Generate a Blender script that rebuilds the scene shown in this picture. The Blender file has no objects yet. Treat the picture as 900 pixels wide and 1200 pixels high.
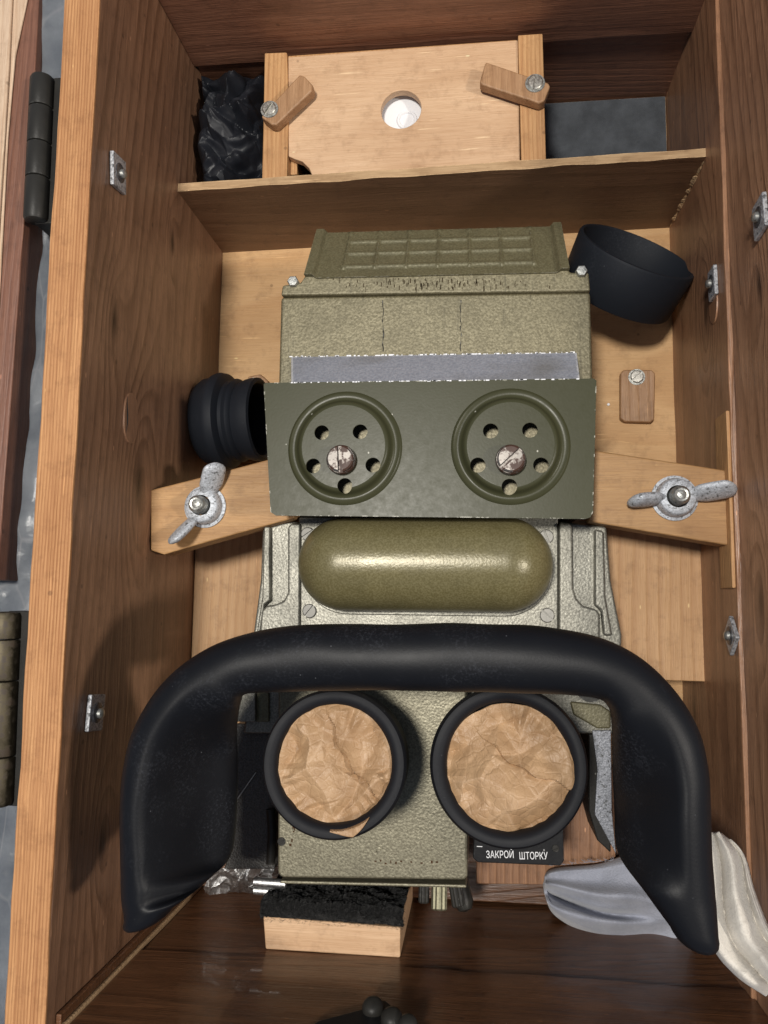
import bpy, bmesh, math, random
import numpy as np
from mathutils import Vector, Matrix, noise
from mathutils.geometry import delaunay_2d_cdt
random.seed(7); rng = np.random.RandomState(11)
D = bpy.data; S = bpy.context.scene; COL = S.collection
PI = math.pi; R = math.radians

# ------------------------------------------------------------------ camera
CAM = Vector((0.0275, 0.0, 0.5753)); F = 927.4562
ROT = Matrix.Rotation(.0113, 3, 'Z') @ Matrix.Rotation(.1165, 3, 'Y') @ Matrix.Rotation(.1093, 3, 'X')
cd = D.cameras.new('camera'); cam = D.objects.new('camera', cd); COL.objects.link(cam)
cam.matrix_world = Matrix.Translation(CAM) @ ROT.to_4x4()
cd.sensor_fit = 'VERTICAL'; cd.sensor_height = 36; cd.sensor_width = 27; cd.lens = F / 1200 * 36
cd.clip_start = .01; cd.clip_end = 50
S.camera = cam
# ------------------------------------------------------------------ light
w = D.worlds.new('World'); S.world = w; w.use_nodes = True
bg = w.node_tree.nodes['Background']; bg.inputs[0].default_value = (.62, .74, 1, 1); bg.inputs[1].default_value = .23
def area(name, loc, target, size, power, color):
    l = D.lights.new(name, 'AREA'); l.shape = 'DISK'; l.size = size; l.energy = power; l.color = color
    o = D.objects.new(name, l); COL.objects.link(o); o.location = loc
    o.rotation_euler = (Vector(target) - Vector(loc)).to_track_quat('-Z', 'Y').to_euler()
area('ceiling_lamp', (-.20, .14, 1.75), (0, 0, .1), .20, 25, (1, .955, .88))
area('side_lamp', (1.35, -.12, 1.50), (-.1, 0, .1), .15, 16, (1, .93, .84))
vs = S.view_settings; vs.view_transform = 'Standard'; vs.look = 'None'; vs.exposure = 0; vs.gamma = 1

# ------------------------------------------------------------------ helpers
def ray(px, py): return ROT @ Vector(((px - 450) / F, -(py - 600) / F, -1))
def Z(px, py, z): d = ray(px, py); return CAM + d * ((z - CAM.z) / d.z)
def X(px, py, x): d = ray(px, py); return CAM + d * ((x - CAM.x) / d.x)
def Y(px, py, y): d = ray(px, py); return CAM + d * ((y - CAM.y) / d.y)
def thing(name, label, cat, loc=(0, 0, 0), group=None):
    o = D.objects.new(name, None); COL.objects.link(o); o.location = loc; o.empty_display_size = .01
    o['label'] = label; o['category'] = cat
    if group: o['group'] = group
    return o
def tag(o, label, cat, group=None):
    o['label'] = label; o['category'] = cat
    if group: o['group'] = group
    return o
def put(name, me, mat, parent=None, bevel=0, seg=2, ang=40, label=None):
    """link a mesh whose vertices are in world space; origin goes to its base centre"""
    if isinstance(me, bmesh.types.BMesh):
        bm = me; bmesh.ops.recalc_face_normals(bm, faces=bm.faces) if getattr(put, 'recalc', True) else None
        me = D.meshes.new(name); bm.to_mesh(me); bm.free()
    me.name = name
    n = len(me.vertices); co = np.empty(n * 3); me.vertices.foreach_get('co', co); co = co.reshape(-1, 3)
    org = np.array([(co[:, 0].min() + co[:, 0].max()) / 2, (co[:, 1].min() + co[:, 1].max()) / 2, co[:, 2].min()])
    me.vertices.foreach_set('co', (co - org).ravel())
    o = D.objects.new(name, me); COL.objects.link(o)
    if mat is not None:
        me.materials.clear(); me.materials.append(mat)
    for p in me.polygons: p.use_smooth = True
    me.set_sharp_from_angle(angle=R(ang))
    wl = Vector(org)
    if parent:
        o.parent = parent; wl = wl - world_loc(parent)
    o.location = wl
    if bevel:
        b = o.modifiers.new('b', 'BEVEL'); b.width = bevel; b.segments = seg; b.limit_method = 'ANGLE'; b.angle_limit = R(35)
        b.harden_normals = True
    if label: o['label'] = label
    return o
def world_loc(o):
    v = Vector(o.location)
    while o.parent: o = o.parent; v += Vector(o.location)
    return v
def box(b, x0, x1, y0, y1, z0, z1):
    v = [b.verts.new(c) for c in ((x0,y0,z0),(x1,y0,z0),(x1,y1,z0),(x0,y1,z0),(x0,y0,z1),(x1,y0,z1),(x1,y1,z1),(x0,y1,z1))]
    for f in ((3,2,1,0),(4,5,6,7),(0,1,5,4),(1,2,6,5),(2,3,7,6),(3,0,4,7)): b.faces.new([v[i] for i in f])
def bx(name, dims, mat, parent=None, bevel=.0008, **k):
    b = bmesh.new(); box(b, *dims); return put(name, b, mat, parent, bevel, **k)
def prism_bm(b, top, z0):
    """top: list of Vectors (any z), walls go straight down to z0 (number or list)"""
    n = len(top); t = [b.verts.new(p) for p in top]
    bo = [b.verts.new((p[0], p[1], z0)) for p in top]
    b.faces.new(t); b.faces.new(bo[::-1])
    for i in range(n): b.faces.new((t[i], bo[i], bo[(i + 1) % n], t[(i + 1) % n]))
def prism(name, top, z0, mat, parent=None, bevel=.0008, **k):
    b = bmesh.new(); prism_bm(b, top, z0); return put(name, b, mat, parent, bevel, **k)
def pxs(pts, z): return [Z(x, y, z) for x, y in pts]
def lathe_bm(b, prof, seg=48, M=Matrix.Identity(4), closed=False):
    rings = []
    for r, z in prof:
        if r < 1e-7: rings.append([b.verts.new(M @ Vector((0, 0, z)))])
        else: rings.append([b.verts.new(M @ Vector((r * math.cos(2*PI*i/seg), r * math.sin(2*PI*i/seg), z))) for i in range(seg)])
    prs = list(zip(rings, rings[1:])) + ([(rings[-1], rings[0])] if closed else [])
    for a, c in prs:
        for i in range(seg):
            j = (i + 1) % seg
            q = [a[i % len(a)], a[j % len(a)], c[j % len(c)], c[i % len(c)]]
            q = list(dict.fromkeys(q))
            if len(q) > 2: b.faces.new(q)
def frame(loc, axis=(0, 0, 1), spin=0):
    q = Vector(axis).normalized().to_track_quat('Z', 'Y').to_matrix().to_4x4()
    return Matrix.Translation(loc) @ q @ Matrix.Rotation(spin, 4, 'Z')
def lathe(name, prof, mat, parent=None, loc=(0,0,0), axis=(0,0,1), seg=48, closed=False, **k):
    b = bmesh.new(); lathe_bm(b, prof, seg, frame(loc, axis), closed); return put(name, b, mat, parent, **k)
def screw(name, loc, r, h, ang, mat, parent, axis=(0, 0, 1), dome=.25):
    """slotted head: round base, two half-moons standing over the slot"""
    b = bmesh.new(); M = frame(loc, axis, ang)
    lathe_bm(b, [(r * .97, 0), (r * .97, h * .1), (0, h * .1)], 28, M)
    for s in (-1, 1):
        sl = r * .17; a0 = math.asin(sl / r); n = 14; lo = []; hi = []; mid = []
        pts = [(r * math.cos(a0 + (PI - 2 * a0) * i / n), s * r * math.sin(a0 + (PI - 2 * a0) * i / n)) for i in range(n + 1)]
        lo = [b.verts.new(M @ Vector((x, y, 0))) for x, y in pts]
        mid = [b.verts.new(M @ Vector((x, y, h * .72))) for x, y in pts]
        hi = [b.verts.new(M @ Vector((x * .86, s * sl + (y - s * sl) * .86, h))) for x, y in pts]
        c = b.verts.new(M @ Vector((0, s * sl, h * (1 + dome * .4))))
        for A, B in ((lo, mid), (mid, hi)):
            for i in range(n): b.faces.new((A[i], A[i+1], B[i+1], B[i]))
        for i in range(n): b.faces.new((hi[i], hi[i+1], c))
        b.faces.new((lo[0], mid[0], hi[0], c, hi[-1], mid[-1], lo[-1]))
    return put(name, b, mat, parent, ang=30)
def tube_bm(b, pts, rad, seg=12, cap=True):
    pts = [Vector(p) for p in pts]; n = len(pts)
    rr = rad if isinstance(rad, (list, tuple)) else [rad] * n
    up = Vector((0, 0, 1)); rings = []
    for i, p in enumerate(pts):
        t = (pts[min(i+1, n-1)] - pts[max(i-1, 0)]).normalized()
        u = t.cross(up)
        if u.length < 1e-4: u = t.cross(Vector((0, 1, 0)))
        u.normalize(); v = u.cross(t)
        rings.append([b.verts.new(p + (u * math.cos(2*PI*k/seg) + v * math.sin(2*PI*k/seg)) * rr[i]) for k in range(seg)])
    for a, c in zip(rings, rings[1:]):
        for k in range(seg): b.faces.new((a[k], a[(k+1)%seg], c[(k+1)%seg], c[k]))
    if cap: b.faces.new(rings[0][::-1]); b.faces.new(rings[-1])
def smooth(a, b_, x): t = min(1, max(0, (x - a) / (b_ - a))); return t * t * (3 - 2 * t)
def tin(scale, n, amp, seed, ext):
    """random triangulated sheet: returns function (x,y arrays) -> height, distance to nearest crease"""
    r = np.random.RandomState(seed)
    P = []
    tries = 0
    while len(P) < n and tries < 8000:
        q = (r.rand(2) * 2 - 1) * ext; tries += 1
        if all(np.hypot(*(q - p)) > scale * .45 for p in P): P.append(q)
    P += [np.array((sx * ext * 1.6, sy * ext * 1.6)) for sx in (-1, 1) for sy in (-1, 1)]
    v, e, f, *_ = delaunay_2d_cdt([Vector(p) for p in P], [], [], 0, 1e-7)
    V = np.array([tuple(q) for q in v]); H = (r.rand(len(V)) * 2 - 1) * amp
    ek = r.rand(len(e))
    def fn(x, y):
        z = np.zeros_like(x); dm = np.full_like(x, 9.)
        for t in f:
            a, b_, c = V[t[0]], V[t[1]], V[t[2]]
            det = (b_[1]-c[1])*(a[0]-c[0]) + (c[0]-b_[0])*(a[1]-c[1])
            l0 = ((b_[1]-c[1])*(x-c[0]) + (c[0]-b_[0])*(y-c[1]))/det
            l1 = ((c[1]-a[1])*(x-c[0]) + (a[0]-c[0])*(y-c[1]))/det
            l2 = 1-l0-l1; m = (l0 >= -1e-6) & (l1 >= -1e-6) & (l2 >= -1e-6)
            z[m] = (l0*H[t[0]] + l1*H[t[1]] + l2*H[t[2]])[m]
        for (i, j), k in zip(e, ek):
            if k < .35: continue
            a, b_ = V[i], V[j]; d = b_ - a; L = d @ d
            u = np.clip(((x-a[0])*d[0] + (y-a[1])*d[1]) / L, 0, 1)
            dm = np.minimum(dm, np.hypot(x-a[0]-u*d[0], y-a[1]-u*d[1]))
        return z, dm
    return fn

# ------------------------------------------------------------------ materials
class NT:
    def __init__(s, name):
        s.m = D.materials.new(name); s.m.use_nodes = True; s.t = s.m.node_tree; s.n = s.t.nodes
        s.p = s.n['Principled BSDF']; s.tc = s.n.new('ShaderNodeTexCoord'); s.obj = s.tc.outputs['Object']
    def link(s, a, b): s.t.links.new(a, b)
    def set(s, sock, v):
        if hasattr(v, 'is_linked') or hasattr(v, 'links'): s.link(v, sock)
        else: sock.default_value = v
    def math(s, op, a, b=None, c=None, clamp=False):
        n = s.n.new('ShaderNodeMath'); n.operation = op; n.use_clamp = clamp
        for i, v in enumerate((a, b, c)):
            if v is not None: s.set(n.inputs[i], v)
        return n.outputs[0]
    def mapping(s, scale=(1,1,1), loc=(0,0,0), src=None):
        n = s.n.new('ShaderNodeMapping'); s.link(src or s.obj, n.inputs[0]); n.inputs['Scale'].default_value = scale; n.inputs['Location'].default_value = loc
        return n.outputs[0]
    def noise(s, vec, scale, detail=3, rough=.5, dist=0):
        n = s.n.new('ShaderNodeTexNoise'); s.link(vec, n.inputs['Vector']); n.inputs['Scale'].default_value = scale
        n.inputs['Detail'].default_value = detail; n.inputs['Roughness'].default_value = rough; n.inputs['Distortion'].default_value = dist
        return n.outputs[0]
    def voro(s, vec, scale, feature='F1', out=0):
        n = s.n.new('ShaderNodeTexVoronoi'); n.feature = feature; s.link(vec, n.inputs['Vector']); n.inputs['Scale'].default_value = scale
        return n.outputs[out]
    def ramp(s, f, stops):
        n = s.n.new('ShaderNodeValToRGB'); s.link(f, n.inputs[0]); e = n.color_ramp.elements
        while len(e) < len(stops): e.new(.5)
        for i, (p, c) in enumerate(stops):
            e[i].position = p; e[i].color = (*c, 1) if isinstance(c, (tuple, list)) else (c, c, c, 1)
        return n.outputs[0]
    def mix(s, f, a, b, mode='MIX'):
        n = s.n.new('ShaderNodeMix'); n.data_type = 'RGBA'; n.blend_type = mode
        s.set(n.inputs[0], f); 
        for i, v in ((6, a), (7, b)):
            if isinstance(v, tuple): v = (*v[:3], 1)
            s.set(n.inputs[i], v)
        return n.outputs[2]
    def bump(s, h, dist, strength=1, prev=None):
        n = s.n.new('ShaderNodeBump'); s.link(h, n.inputs['Height']); n.inputs['Distance'].default_value = dist; n.inputs['Strength'].default_value = strength
        if prev: s.link(prev, n.inputs['Normal'])
        return n.outputs[0]
    def edge(s, rad=.0012):
        b = s.n.new('ShaderNodeBevel'); b.samples = 4; b.inputs[0].default_value = rad
        g = s.n.new('ShaderNodeNewGeometry'); d = s.n.new('ShaderNodeVectorMath'); d.operation = 'DOT_PRODUCT'
        s.link(b.outputs[0], d.inputs[0]); s.link(g.outputs['Normal'], d.inputs[1])
        return s.math('SUBTRACT', 1, d.outputs['Value'], clamp=True)
    def out(s, color=None, rough=None, metal=None, normal=None, spec=None, coat=None):
        for k, v in (('Base Color', color), ('Roughness', rough), ('Metallic', metal), ('Normal', normal), ('Specular IOR Level', spec), ('Coat Weight', coat)):
            if v is not None:
                if isinstance(v, tuple): v = (*v[:3], 1)
                s.set(s.p.inputs[k], v)
        return s.m

def wood(name, light, mid, dark, axis='Y', ring=70, tilt=.25, centre=(.6, .5), rough=.55, knots=(), coat=0, fibre=1., blotch=.35, wear=None, ringmix=.8, grain_bump=.00025, wobble=.035, scuff=.5):
    s = NT(name)
    sep = s.n.new('ShaderNodeSeparateXYZ')
    oi = s.n.new('ShaderNodeObjectInfo')
    add = s.n.new('ShaderNodeVectorMath'); add.operation = 'ADD'; s.link(s.obj, add.inputs[0])
    sc = s.n.new('ShaderNodeVectorMath'); sc.operation = 'SCALE'; sc.inputs[0].default_value = (.05, .35, .03)
    s.link(oi.outputs['Random'], sc.inputs['Scale']); s.link(sc.outputs[0], add.inputs[1])
    P = add.outputs[0] if not knots else s.obj
    s.link(P, sep.inputs[0])
    ax = {'X': 0, 'Y': 1, 'Z': 2}[axis]; o = [i for i in range(3) if i != ax]
    L, U, V = sep.outputs[ax], sep.outputs[o[0]], sep.outputs[o[1]]
    st = [1, 1, 1]; st[ax] = .12
    slow = s.noise(s.mapping(tuple(st)), 14, 3, .5)
    wob = s.math('MULTIPLY', s.math('SUBTRACT', slow, .5), wobble)
    u = s.math('ADD', s.math('SUBTRACT', U, centre[0] * .1), wob)
    v = s.math('ADD', s.math('SUBTRACT', V, centre[1] * .1), s.math('MULTIPLY', L, tilt * .3))
    kmask = None
    for (ku, kv, kl, ks) in knots:   # position along U, V, L and size
        du = s.math('SUBTRACT', U, ku); dv = s.math('SUBTRACT', V, kv); dl = s.math('MULTIPLY', s.math('SUBTRACT', L, kl), .38)
        d2 = s.math('ADD', s.math('ADD', s.math('MULTIPLY', du, du), s.math('MULTIPLY', dv, dv)), s.math('MULTIPLY', dl, dl))
        g = s.math('EXPONENT', s.math('MULTIPLY', d2, -1 / (ks * ks)))
        u = s.math('ADD', u, s.math('MULTIPLY', g, ks * 1.5))
        g2 = s.math('EXPONENT', s.math('MULTIPLY', d2, -1 / (ks * ks * .1)))
        kmask = g2 if kmask is None else s.math('MAXIMUM', kmask, g2)
    rr = s.math('SQRT', s.math('ADD', s.math('MULTIPLY', u, u), s.math('MULTIPLY', v, v)))
    ph = s.math('MULTIPLY', rr, ring * 4)
    fr = s.math('FRACT', ph)
    late = s.ramp(fr, [(0, 0.0), (.45, .2), (.82, 1.0), (.9, .85), (1, 0.0)])
    st2 = [1, 1, 1]; st2[ax] = .035
    fib = s.noise(s.mapping(tuple(st2)), 1500, 3, .6)
    fib2 = s.noise(s.mapping(tuple(st2)), 330, 3, .6)
    big = s.noise(s.mapping(tuple([1 if i != ax else .4 for i in range(3)])), 22, 4, .6)
    varr = s.noise(s.mapping(tuple(st)), 60, 2, .5)
    latem = s.math('MULTIPLY', late, s.math('MULTIPLY', s.ramp(varr, [(.3, .35), (.65, 1.)]), ringmix))
    c = s.mix(latem, light, mid)
    c = s.mix(s.math('MULTIPLY', s.ramp(fib2, [(.35, 1.), (.62, 0.)]), .42 * fibre), c, mid)
    c = s.mix(s.math('MULTIPLY', s.ramp(fib, [(.35, 1.), (.55, 0.)]), .4 * fibre), c, dark)
    c = s.mix(s.math('MULTIPLY', s.ramp(big, [(.4, 0.), (.7, 1.)]), blotch), c, dark)
    if kmask is not None: c = s.mix(s.math('MULTIPLY', kmask, .9), c, tuple(x * .25 for x in dark))
    # short dark pores, long pale scuffs, handling grime
    pr = [1, 1, 1]; pr[ax] = .10
    pores = s.ramp(s.voro(s.mapping(tuple(pr)), 1000), [(.10, 1.), (.22, 0.)])
    c = s.mix(s.math('MULTIPLY', pores, .35), c, dark)
    sf = [1, 1, 1]; sf[ax] = .05
    scf = s.math('MULTIPLY', s.ramp(s.noise(s.mapping(tuple(sf), (.7, .2, .9)), 620, 2, .5), [(.66, 0.), (.72, 1.)]), s.ramp(s.noise(s.obj, 26, 3, .6), [(.46, 0.), (.62, 1.)]))
    c = s.mix(s.math('MULTIPLY', scf, scuff), c, tuple(min(1, x * 1.7) for x in light))
    gr = s.ramp(s.noise(s.mapping((1, 1, 1), (.5, .5, .1)), 90, 5, .7), [(.52, 0.), (.72, 1.)])
    c = s.mix(s.math('MULTIPLY', gr, .4), c, tuple(x * .7 for x in dark))
    # scratches and pale nicks
    sx = [1, 1, 1]; sx[ax] = .3
    nick = s.voro(s.mapping(tuple(sx)), 95)
    nn = s.ramp(nick, [(.03, 1.), (.05, 0.)])
    c = s.mix(s.math('MULTIPLY', nn, .55), c, tuple(min(1, x * 2.2) for x in light))
    nd = s.ramp(s.voro(s.mapping((1, 1, 1), (.3, .1, .2)), 43), [(.04, 1.), (.065, 0.)])
    c = s.mix(s.math('MULTIPLY', nd, .5), c, tuple(x * .4 for x in dark))
    e = s.math('MULTIPLY', s.edge(.001), s.ramp(s.noise(s.obj, 260, 2), [(.4, 0.), (.6, 3.)]), clamp=True)
    c = s.mix(e, c, wear or tuple(min(1, x * 1.5) for x in light))
    h = s.math('ADD', s.math('MULTIPLY', fib2, .6), s.math('ADD', s.math('MULTIPLY', late, -.25), s.math('MULTIPLY', fib, .4)))
    rg = s.math('ADD', rough - .12, s.math('MULTIPLY', big, .25))
    return s.out(c, rg, 0, s.bump(h, grain_bump * 3, .9), coat=coat)

def hammered(name, c1, c2, rough=.42, metal=.35, scale=900, dist=.00025, wear=(.6,.6,.6), wearamt=2.5, streak=False, speck=.5):
    s = NT(name)
    n1 = s.noise(s.obj, scale, 2, .55, .3); v = s.voro(s.mapping((1, 1, 1)), scale * .8, 'SMOOTH_F1')
    big = s.noise(s.obj, 45, 4, .6)
    c = s.mix(s.ramp(n1, [(.4, 0.), (.62, 1.)]), c1, c2)
    c = s.mix(s.math('MULTIPLY', s.ramp(big, [(.45, 0.), (.75, 1.)]), .35), c, tuple(x * .55 for x in c1))
    sp = s.ramp(s.voro(s.mapping((1,1,1),(.2,.4,.1)), 150), [(.05, 1.), (.08, 0.)])
    c = s.mix(s.math('MULTIPLY', sp, speck), c, tuple(x * .3 for x in c1))
    if streak:
        st = s.noise(s.mapping((1, .06, .3)), 380, 3, .6)
        c = s.mix(s.math('MULTIPLY', s.ramp(st, [(.6, 0.), (.72, 1.)]), .55), c, tuple(x * .35 for x in c1))
    e = s.math('MULTIPLY', s.edge(.0009), s.ramp(s.noise(s.obj, 420, 2), [(.45, 0.), (.62, wearamt)]), clamp=True)
    c = s.mix(e, c, wear)
    h = s.math('ADD', s.math('MULTIPLY', n1, .7), s.math('MULTIPLY', v, .6))
    return s.out(c, s.math('ADD', rough - .08, s.math('MULTIPLY', big, .2)), metal, s.bump(h, dist, 1))

def paint(name, c, rough=.32, wear=(.72,.7,.6), wearamt=5, dust=.25, coatdust=(.3,.28,.2), bump=.00006):
    s = NT(name)
    big = s.noise(s.obj, 30, 4, .6); fine = s.noise(s.obj, 300, 3, .6)
    col = s.mix(s.math('MULTIPLY', s.ramp(big, [(.4, 0.), (.75, 1.)]), dust), c, coatdust)
    chips = s.ramp(s.voro(s.mapping((1, .8, 1)), 75), [(.028, 1.), (.04, 0.)])
    col = s.mix(s.math('MULTIPLY', chips, .6), col, wear)
    e = s.math('MULTIPLY', s.edge(.0011), s.ramp(s.noise(s.obj, 330, 3), [(.55, 0.), (.64, wearamt)]), clamp=True)
    col = s.mix(e, col, wear)
    return s.out(col, s.math('ADD', rough - .08, s.math('MULTIPLY', fine, .18)), 0, s.bump(s.noise(s.obj, 700, 2), bump, 1), spec=.22)

def rubber(name, c=(.0048, .0052, .0068), rough=.46, dustamt=.24, dust=(.16, .17, .2), spec=.5):
    s = NT(name)
    big = s.noise(s.obj, 24, 5, .65); fine = s.noise(s.obj, 900, 3, .7)
    m = s.math('MULTIPLY', s.ramp(big, [(.5, 0.), (.8, 1.)]), s.ramp(fine, [(.5, 0.), (.7, 1.)]))
    col = s.mix(s.math('MULTIPLY', m, dustamt), c, dust)
    sp = s.ramp(s.voro(s.obj, 170), [(.04, 1.), (.06, 0.)])
    spm = s.math('MULTIPLY', sp, s.ramp(s.noise(s.obj, 40, 2), [(.52, 0.), (.62, 1.)]))
    col = s.mix(s.math('MULTIPLY', spm, dustamt), col, (.3, .31, .33))
    sc = s.n.new('ShaderNodeTexWave'); sc.inputs['Scale'].default_value = 22; sc.inputs['Distortion'].default_value = 14; sc.inputs['Detail'].default_value = 3; s.link(s.obj, sc.inputs[0])
    scm = s.math('MULTIPLY', s.ramp(sc.outputs['Fac'], [(.985, 0.), (1, 1.)]), s.ramp(big, [(.5, 0.), (.6, 1.)]))
    col = s.mix(s.math('MULTIPLY', scm, dustamt * .12), col, dust)
    return s.out(col, s.math('ADD', rough - .1, s.math('MULTIPLY', big, .25)), 0, s.bump(fine, .00005, 1), spec=spec * .5)

def zinc(name, c1=(.42,.44,.47), c2=(.62,.65,.7), pit=.06, rough=.6, metal=.3, scale=900):
    s = NT(name)
    n = s.noise(s.obj, scale, 3, .6); big = s.noise(s.obj, 160, 3, .6)
    c = s.mix(s.ramp(n, [(.4, 0.), (.6, 1.)]), c1, c2)
    c = s.mix(s.math('MULTIPLY', s.ramp(s.noise(s.obj, 520, 4, .7), [(.56, 0.), (.62, 1.)]), .8), c, (pit, pit, pit * .9))
    c = s.mix(s.math('MULTIPLY', s.ramp(big, [(.5, 0.), (.7, 1.)]), .4), c, tuple(x * .6 for x in c1))
    return s.out(c, rough, metal, s.bump(n, .00018, 1))
def metal(name, c, rough=.3, rust=None, rustamt=0., scale=600):
    s = NT(name); n = s.noise(s.obj, scale, 4, .65)
    col = s.mix(s.ramp(n, [(.35, .0), (.7, 1.)]), tuple(x * .6 for x in c), c)
    mt = 1.
    if rust:
        m = s.ramp(s.noise(s.obj, scale * .5, 4, .7), [(.58 - rustamt * .3, 0.), (.66 - rustamt * .3, 1.)])
        col = s.mix(m, col, rust); mt = s.math('SUBTRACT', 1, m)
    return s.out(col, s.math('ADD', rough, s.math('MULTIPLY', n, .3)), mt, s.bump(n, .0001, .8))
def cloth(name, c1, c2, scale=900, sheen=.3):
    s = NT(name)
    n = s.noise(s.obj, scale, 2, .6); big = s.noise(s.obj, 60, 4, .6)
    c = s.mix(s.ramp(big, [(.35, 0.), (.65, 1.)]), c1, c2)
    c = s.mix(s.math('MULTIPLY', n, .35), c, tuple(x * .6 for x in c1))
    s.p.inputs['Sheen Weight'].default_value = sheen
    h = n
    return s.out(c, .92, 0, s.bump(h, .0005, 1), spec=.12)

M = {}
VB = ((.215,.112,.06), (.115,.054,.028), (.06,.028,.016))     # varnished brown pine
M['wall_l'] = wood('varnished_pine_left', (0.343,0.185,0.107), (0.171,0.087,0.046), (0.083,0.041,0.024), 'Y', 42, .35, (1.9, .3), .40,
                   knots=((.0095, .135, -.015, .02), (.0095, .175, .07, .012), (.0095, .10, .15, .010), (.0095, .16, -.21, .012)), coat=0, ringmix=1)
M['wall_r'] = wood('varnished_pine_right', (0.546,0.300,0.175), (0.286,0.145,0.079), (0.156,0.076,0.043), 'Y', 40, .5, (1.2, -.5), .42,
                   knots=((-.0095, .045, .08, .012), (-.0095, .03, -.08, .015)), coat=0, ringmix=1)
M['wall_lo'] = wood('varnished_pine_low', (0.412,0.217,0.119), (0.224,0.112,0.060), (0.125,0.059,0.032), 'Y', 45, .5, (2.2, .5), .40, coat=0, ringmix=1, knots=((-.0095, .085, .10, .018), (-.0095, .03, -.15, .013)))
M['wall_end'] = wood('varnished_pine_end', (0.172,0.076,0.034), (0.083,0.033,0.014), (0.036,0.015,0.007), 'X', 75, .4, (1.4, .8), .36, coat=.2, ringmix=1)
M['wall_back'] = wood('varnished_pine_back', (0.312,0.147,0.087), (0.188,0.081,0.048), (0.093,0.041,0.026), 'X', 40, .3, (1.4, .8), .45, coat=.1)
M['rim'] = wood('raw_pine_edge', (0.582,0.304,0.129), (0.312,0.122,0.041), (0.270,0.108,0.037), 'Y', 150, .015, (4.0, .1), .7, fibre=1., blotch=.25, wobble=.006, ringmix=.95, scuff=.3)
M['floor'] = wood('birch_plywood_floor', (0.624,0.392,0.188), (0.489,0.274,0.116), (0.333,0.171,0.068), 'X', 11, .6, (1.3, .9), .6, fibre=.45, blotch=.4)
M['block'] = wood('floor_block_pine', (0.582,0.353,0.177), (0.437,0.235,0.104), (0.281,0.137,0.056), 'Y', 34, .35, (1.6, .6), .6, fibre=.5, blotch=.4)
M['bar'] = wood('clamp_bar_beech', (0.520,0.304,0.132), (0.374,0.201,0.080), (0.229,0.113,0.044), 'X', 22, .4, (.8, 1.6), .55, fibre=.8, blotch=.45)
M['ply'] = wood('cover_plywood', (0.666,0.451,0.278), (0.520,0.323,0.179), (0.395,0.216,0.108), 'X', 14, .6, (1.6, .9), .6, fibre=.8, blotch=.45, ringmix=.4)
M['strip'] = wood('holder_strip_pine', (0.603,0.353,0.160), (0.395,0.186,0.072), (0.312,0.147,0.056), 'Y', 110, .1, (1.2, 1.9), .6)
M['button'] = wood('turn_button_beech', (0.437,0.255,0.136), (0.291,0.152,0.072), (0.187,0.093,0.040), 'Y', 40, .4, (1, 1), .5, fibre=1)
M['div'] = wood('divider_plywood', (0.239,0.130,0.071), (0.155,0.079,0.040), (0.095,0.045,0.025), 'X', 20, .5, (1.3, .7), .5, fibre=.6)
M['div_edge'] = wood('divider_raw_edge', (0.541,0.372,0.208), (0.374,0.235,0.120), (0.229,0.127,0.060), 'X', 120, .1, (1, 1.3), .8, fibre=1)
M['lid'] = wood('lid_edge_brown', (.23,.105,.065), (.15,.062,.038), (.09,.038,.024), 'Y', 60, .2, (2, 1), .5)
M['lid_in'] = wood('lid_inside_pale', (.66,.50,.36), (.5,.34,.22), (.36,.22,.13), 'Y', 60, .2, (2, 1), .6)
M['ham_up'] = hammered('hammered_olive_grey', (.145,.126,.072), (.24,.212,.130), .45, .25, 800, .00016, (.55,.55,.5), 2, streak=True)
M['ham_top'] = hammered('hammered_olive_vent', (.115,.103,.055), (.165,.15,.085), .42, .2, 900, .00015, (.5,.48,.4), 1.2)
M['ham_lo'] = hammered('hammered_silver', (.16,.154,.128), (.285,.276,.232), .42, .45, 900, .00016, (.7,.7,.68), 2, speck=.3)
M['ham_eye'] = hammered('hammered_grey_green', (.155,.14,.095), (.255,.235,.165), .42, .4, 900, .00018, (.65,.62,.5), 2.5)
M['capsule'] = hammered('hammered_olive_gloss', (.135,.115,.05), (.19,.165,.082), .30, .12, 950, .00009, (.6,.6,.5), 2, speck=.35)
M['green'] = paint('olive_drab_paint', (.046,.0465,.023), .36, dust=.12, coatdust=(.07,.068,.04), bump=.00002)
M['green2'] = paint('olive_drab_dome', (.046,.0465,.023), .33, wearamt=0, dust=.12, coatdust=(.07,.068,.04), bump=.00002)
M['flange'] = zinc('zinc_flange', (.30,.34,.43), (.42,.46,.56), .2, .5, .35, 700)
M['zinc'] = zinc('oxidised_zinc')
M['bolt'] = zinc('dull_bolt_steel', (.36,.37,.35), (.5,.5,.47), .12, .4, .8)
M['clip'] = zinc('clip_plate_zinc', (.3,.31,.33), (.55,.56,.58), .02, .5, .4, 700)
M['clipdark'] = zinc('clip_plate_dark', (.06,.06,.065), (.14,.14,.15), .02, .4, .5, 700)
M['screw'] = metal('screw_steel', (.66,.64,.58), .28)
M['rusty'] = metal('rusty_screw', (.40,.37,.34), .40, (.06,.028,.018), .40, 300)
M['slotw'] = metal('bright_screw', (.42,.41,.38), .5)
M['rubber'] = rubber('black_rubber'); M['rubber2'] = rubber('matt_black_rubber', (.012,.0135,.017), .62, .35)
M['cuprub'] = rubber('dark_cup_rubber', (.0065,.007,.0095), .6, .3, (.09,.09,.10))
M['dustr'] = rubber('dusty_grey_rubber', (.035,.035,.036), .6, .9, (.22,.22,.22))
M['ring'] = rubber('grey_black_rubber', (.012,.0145,.020), .6, .2)
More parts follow.
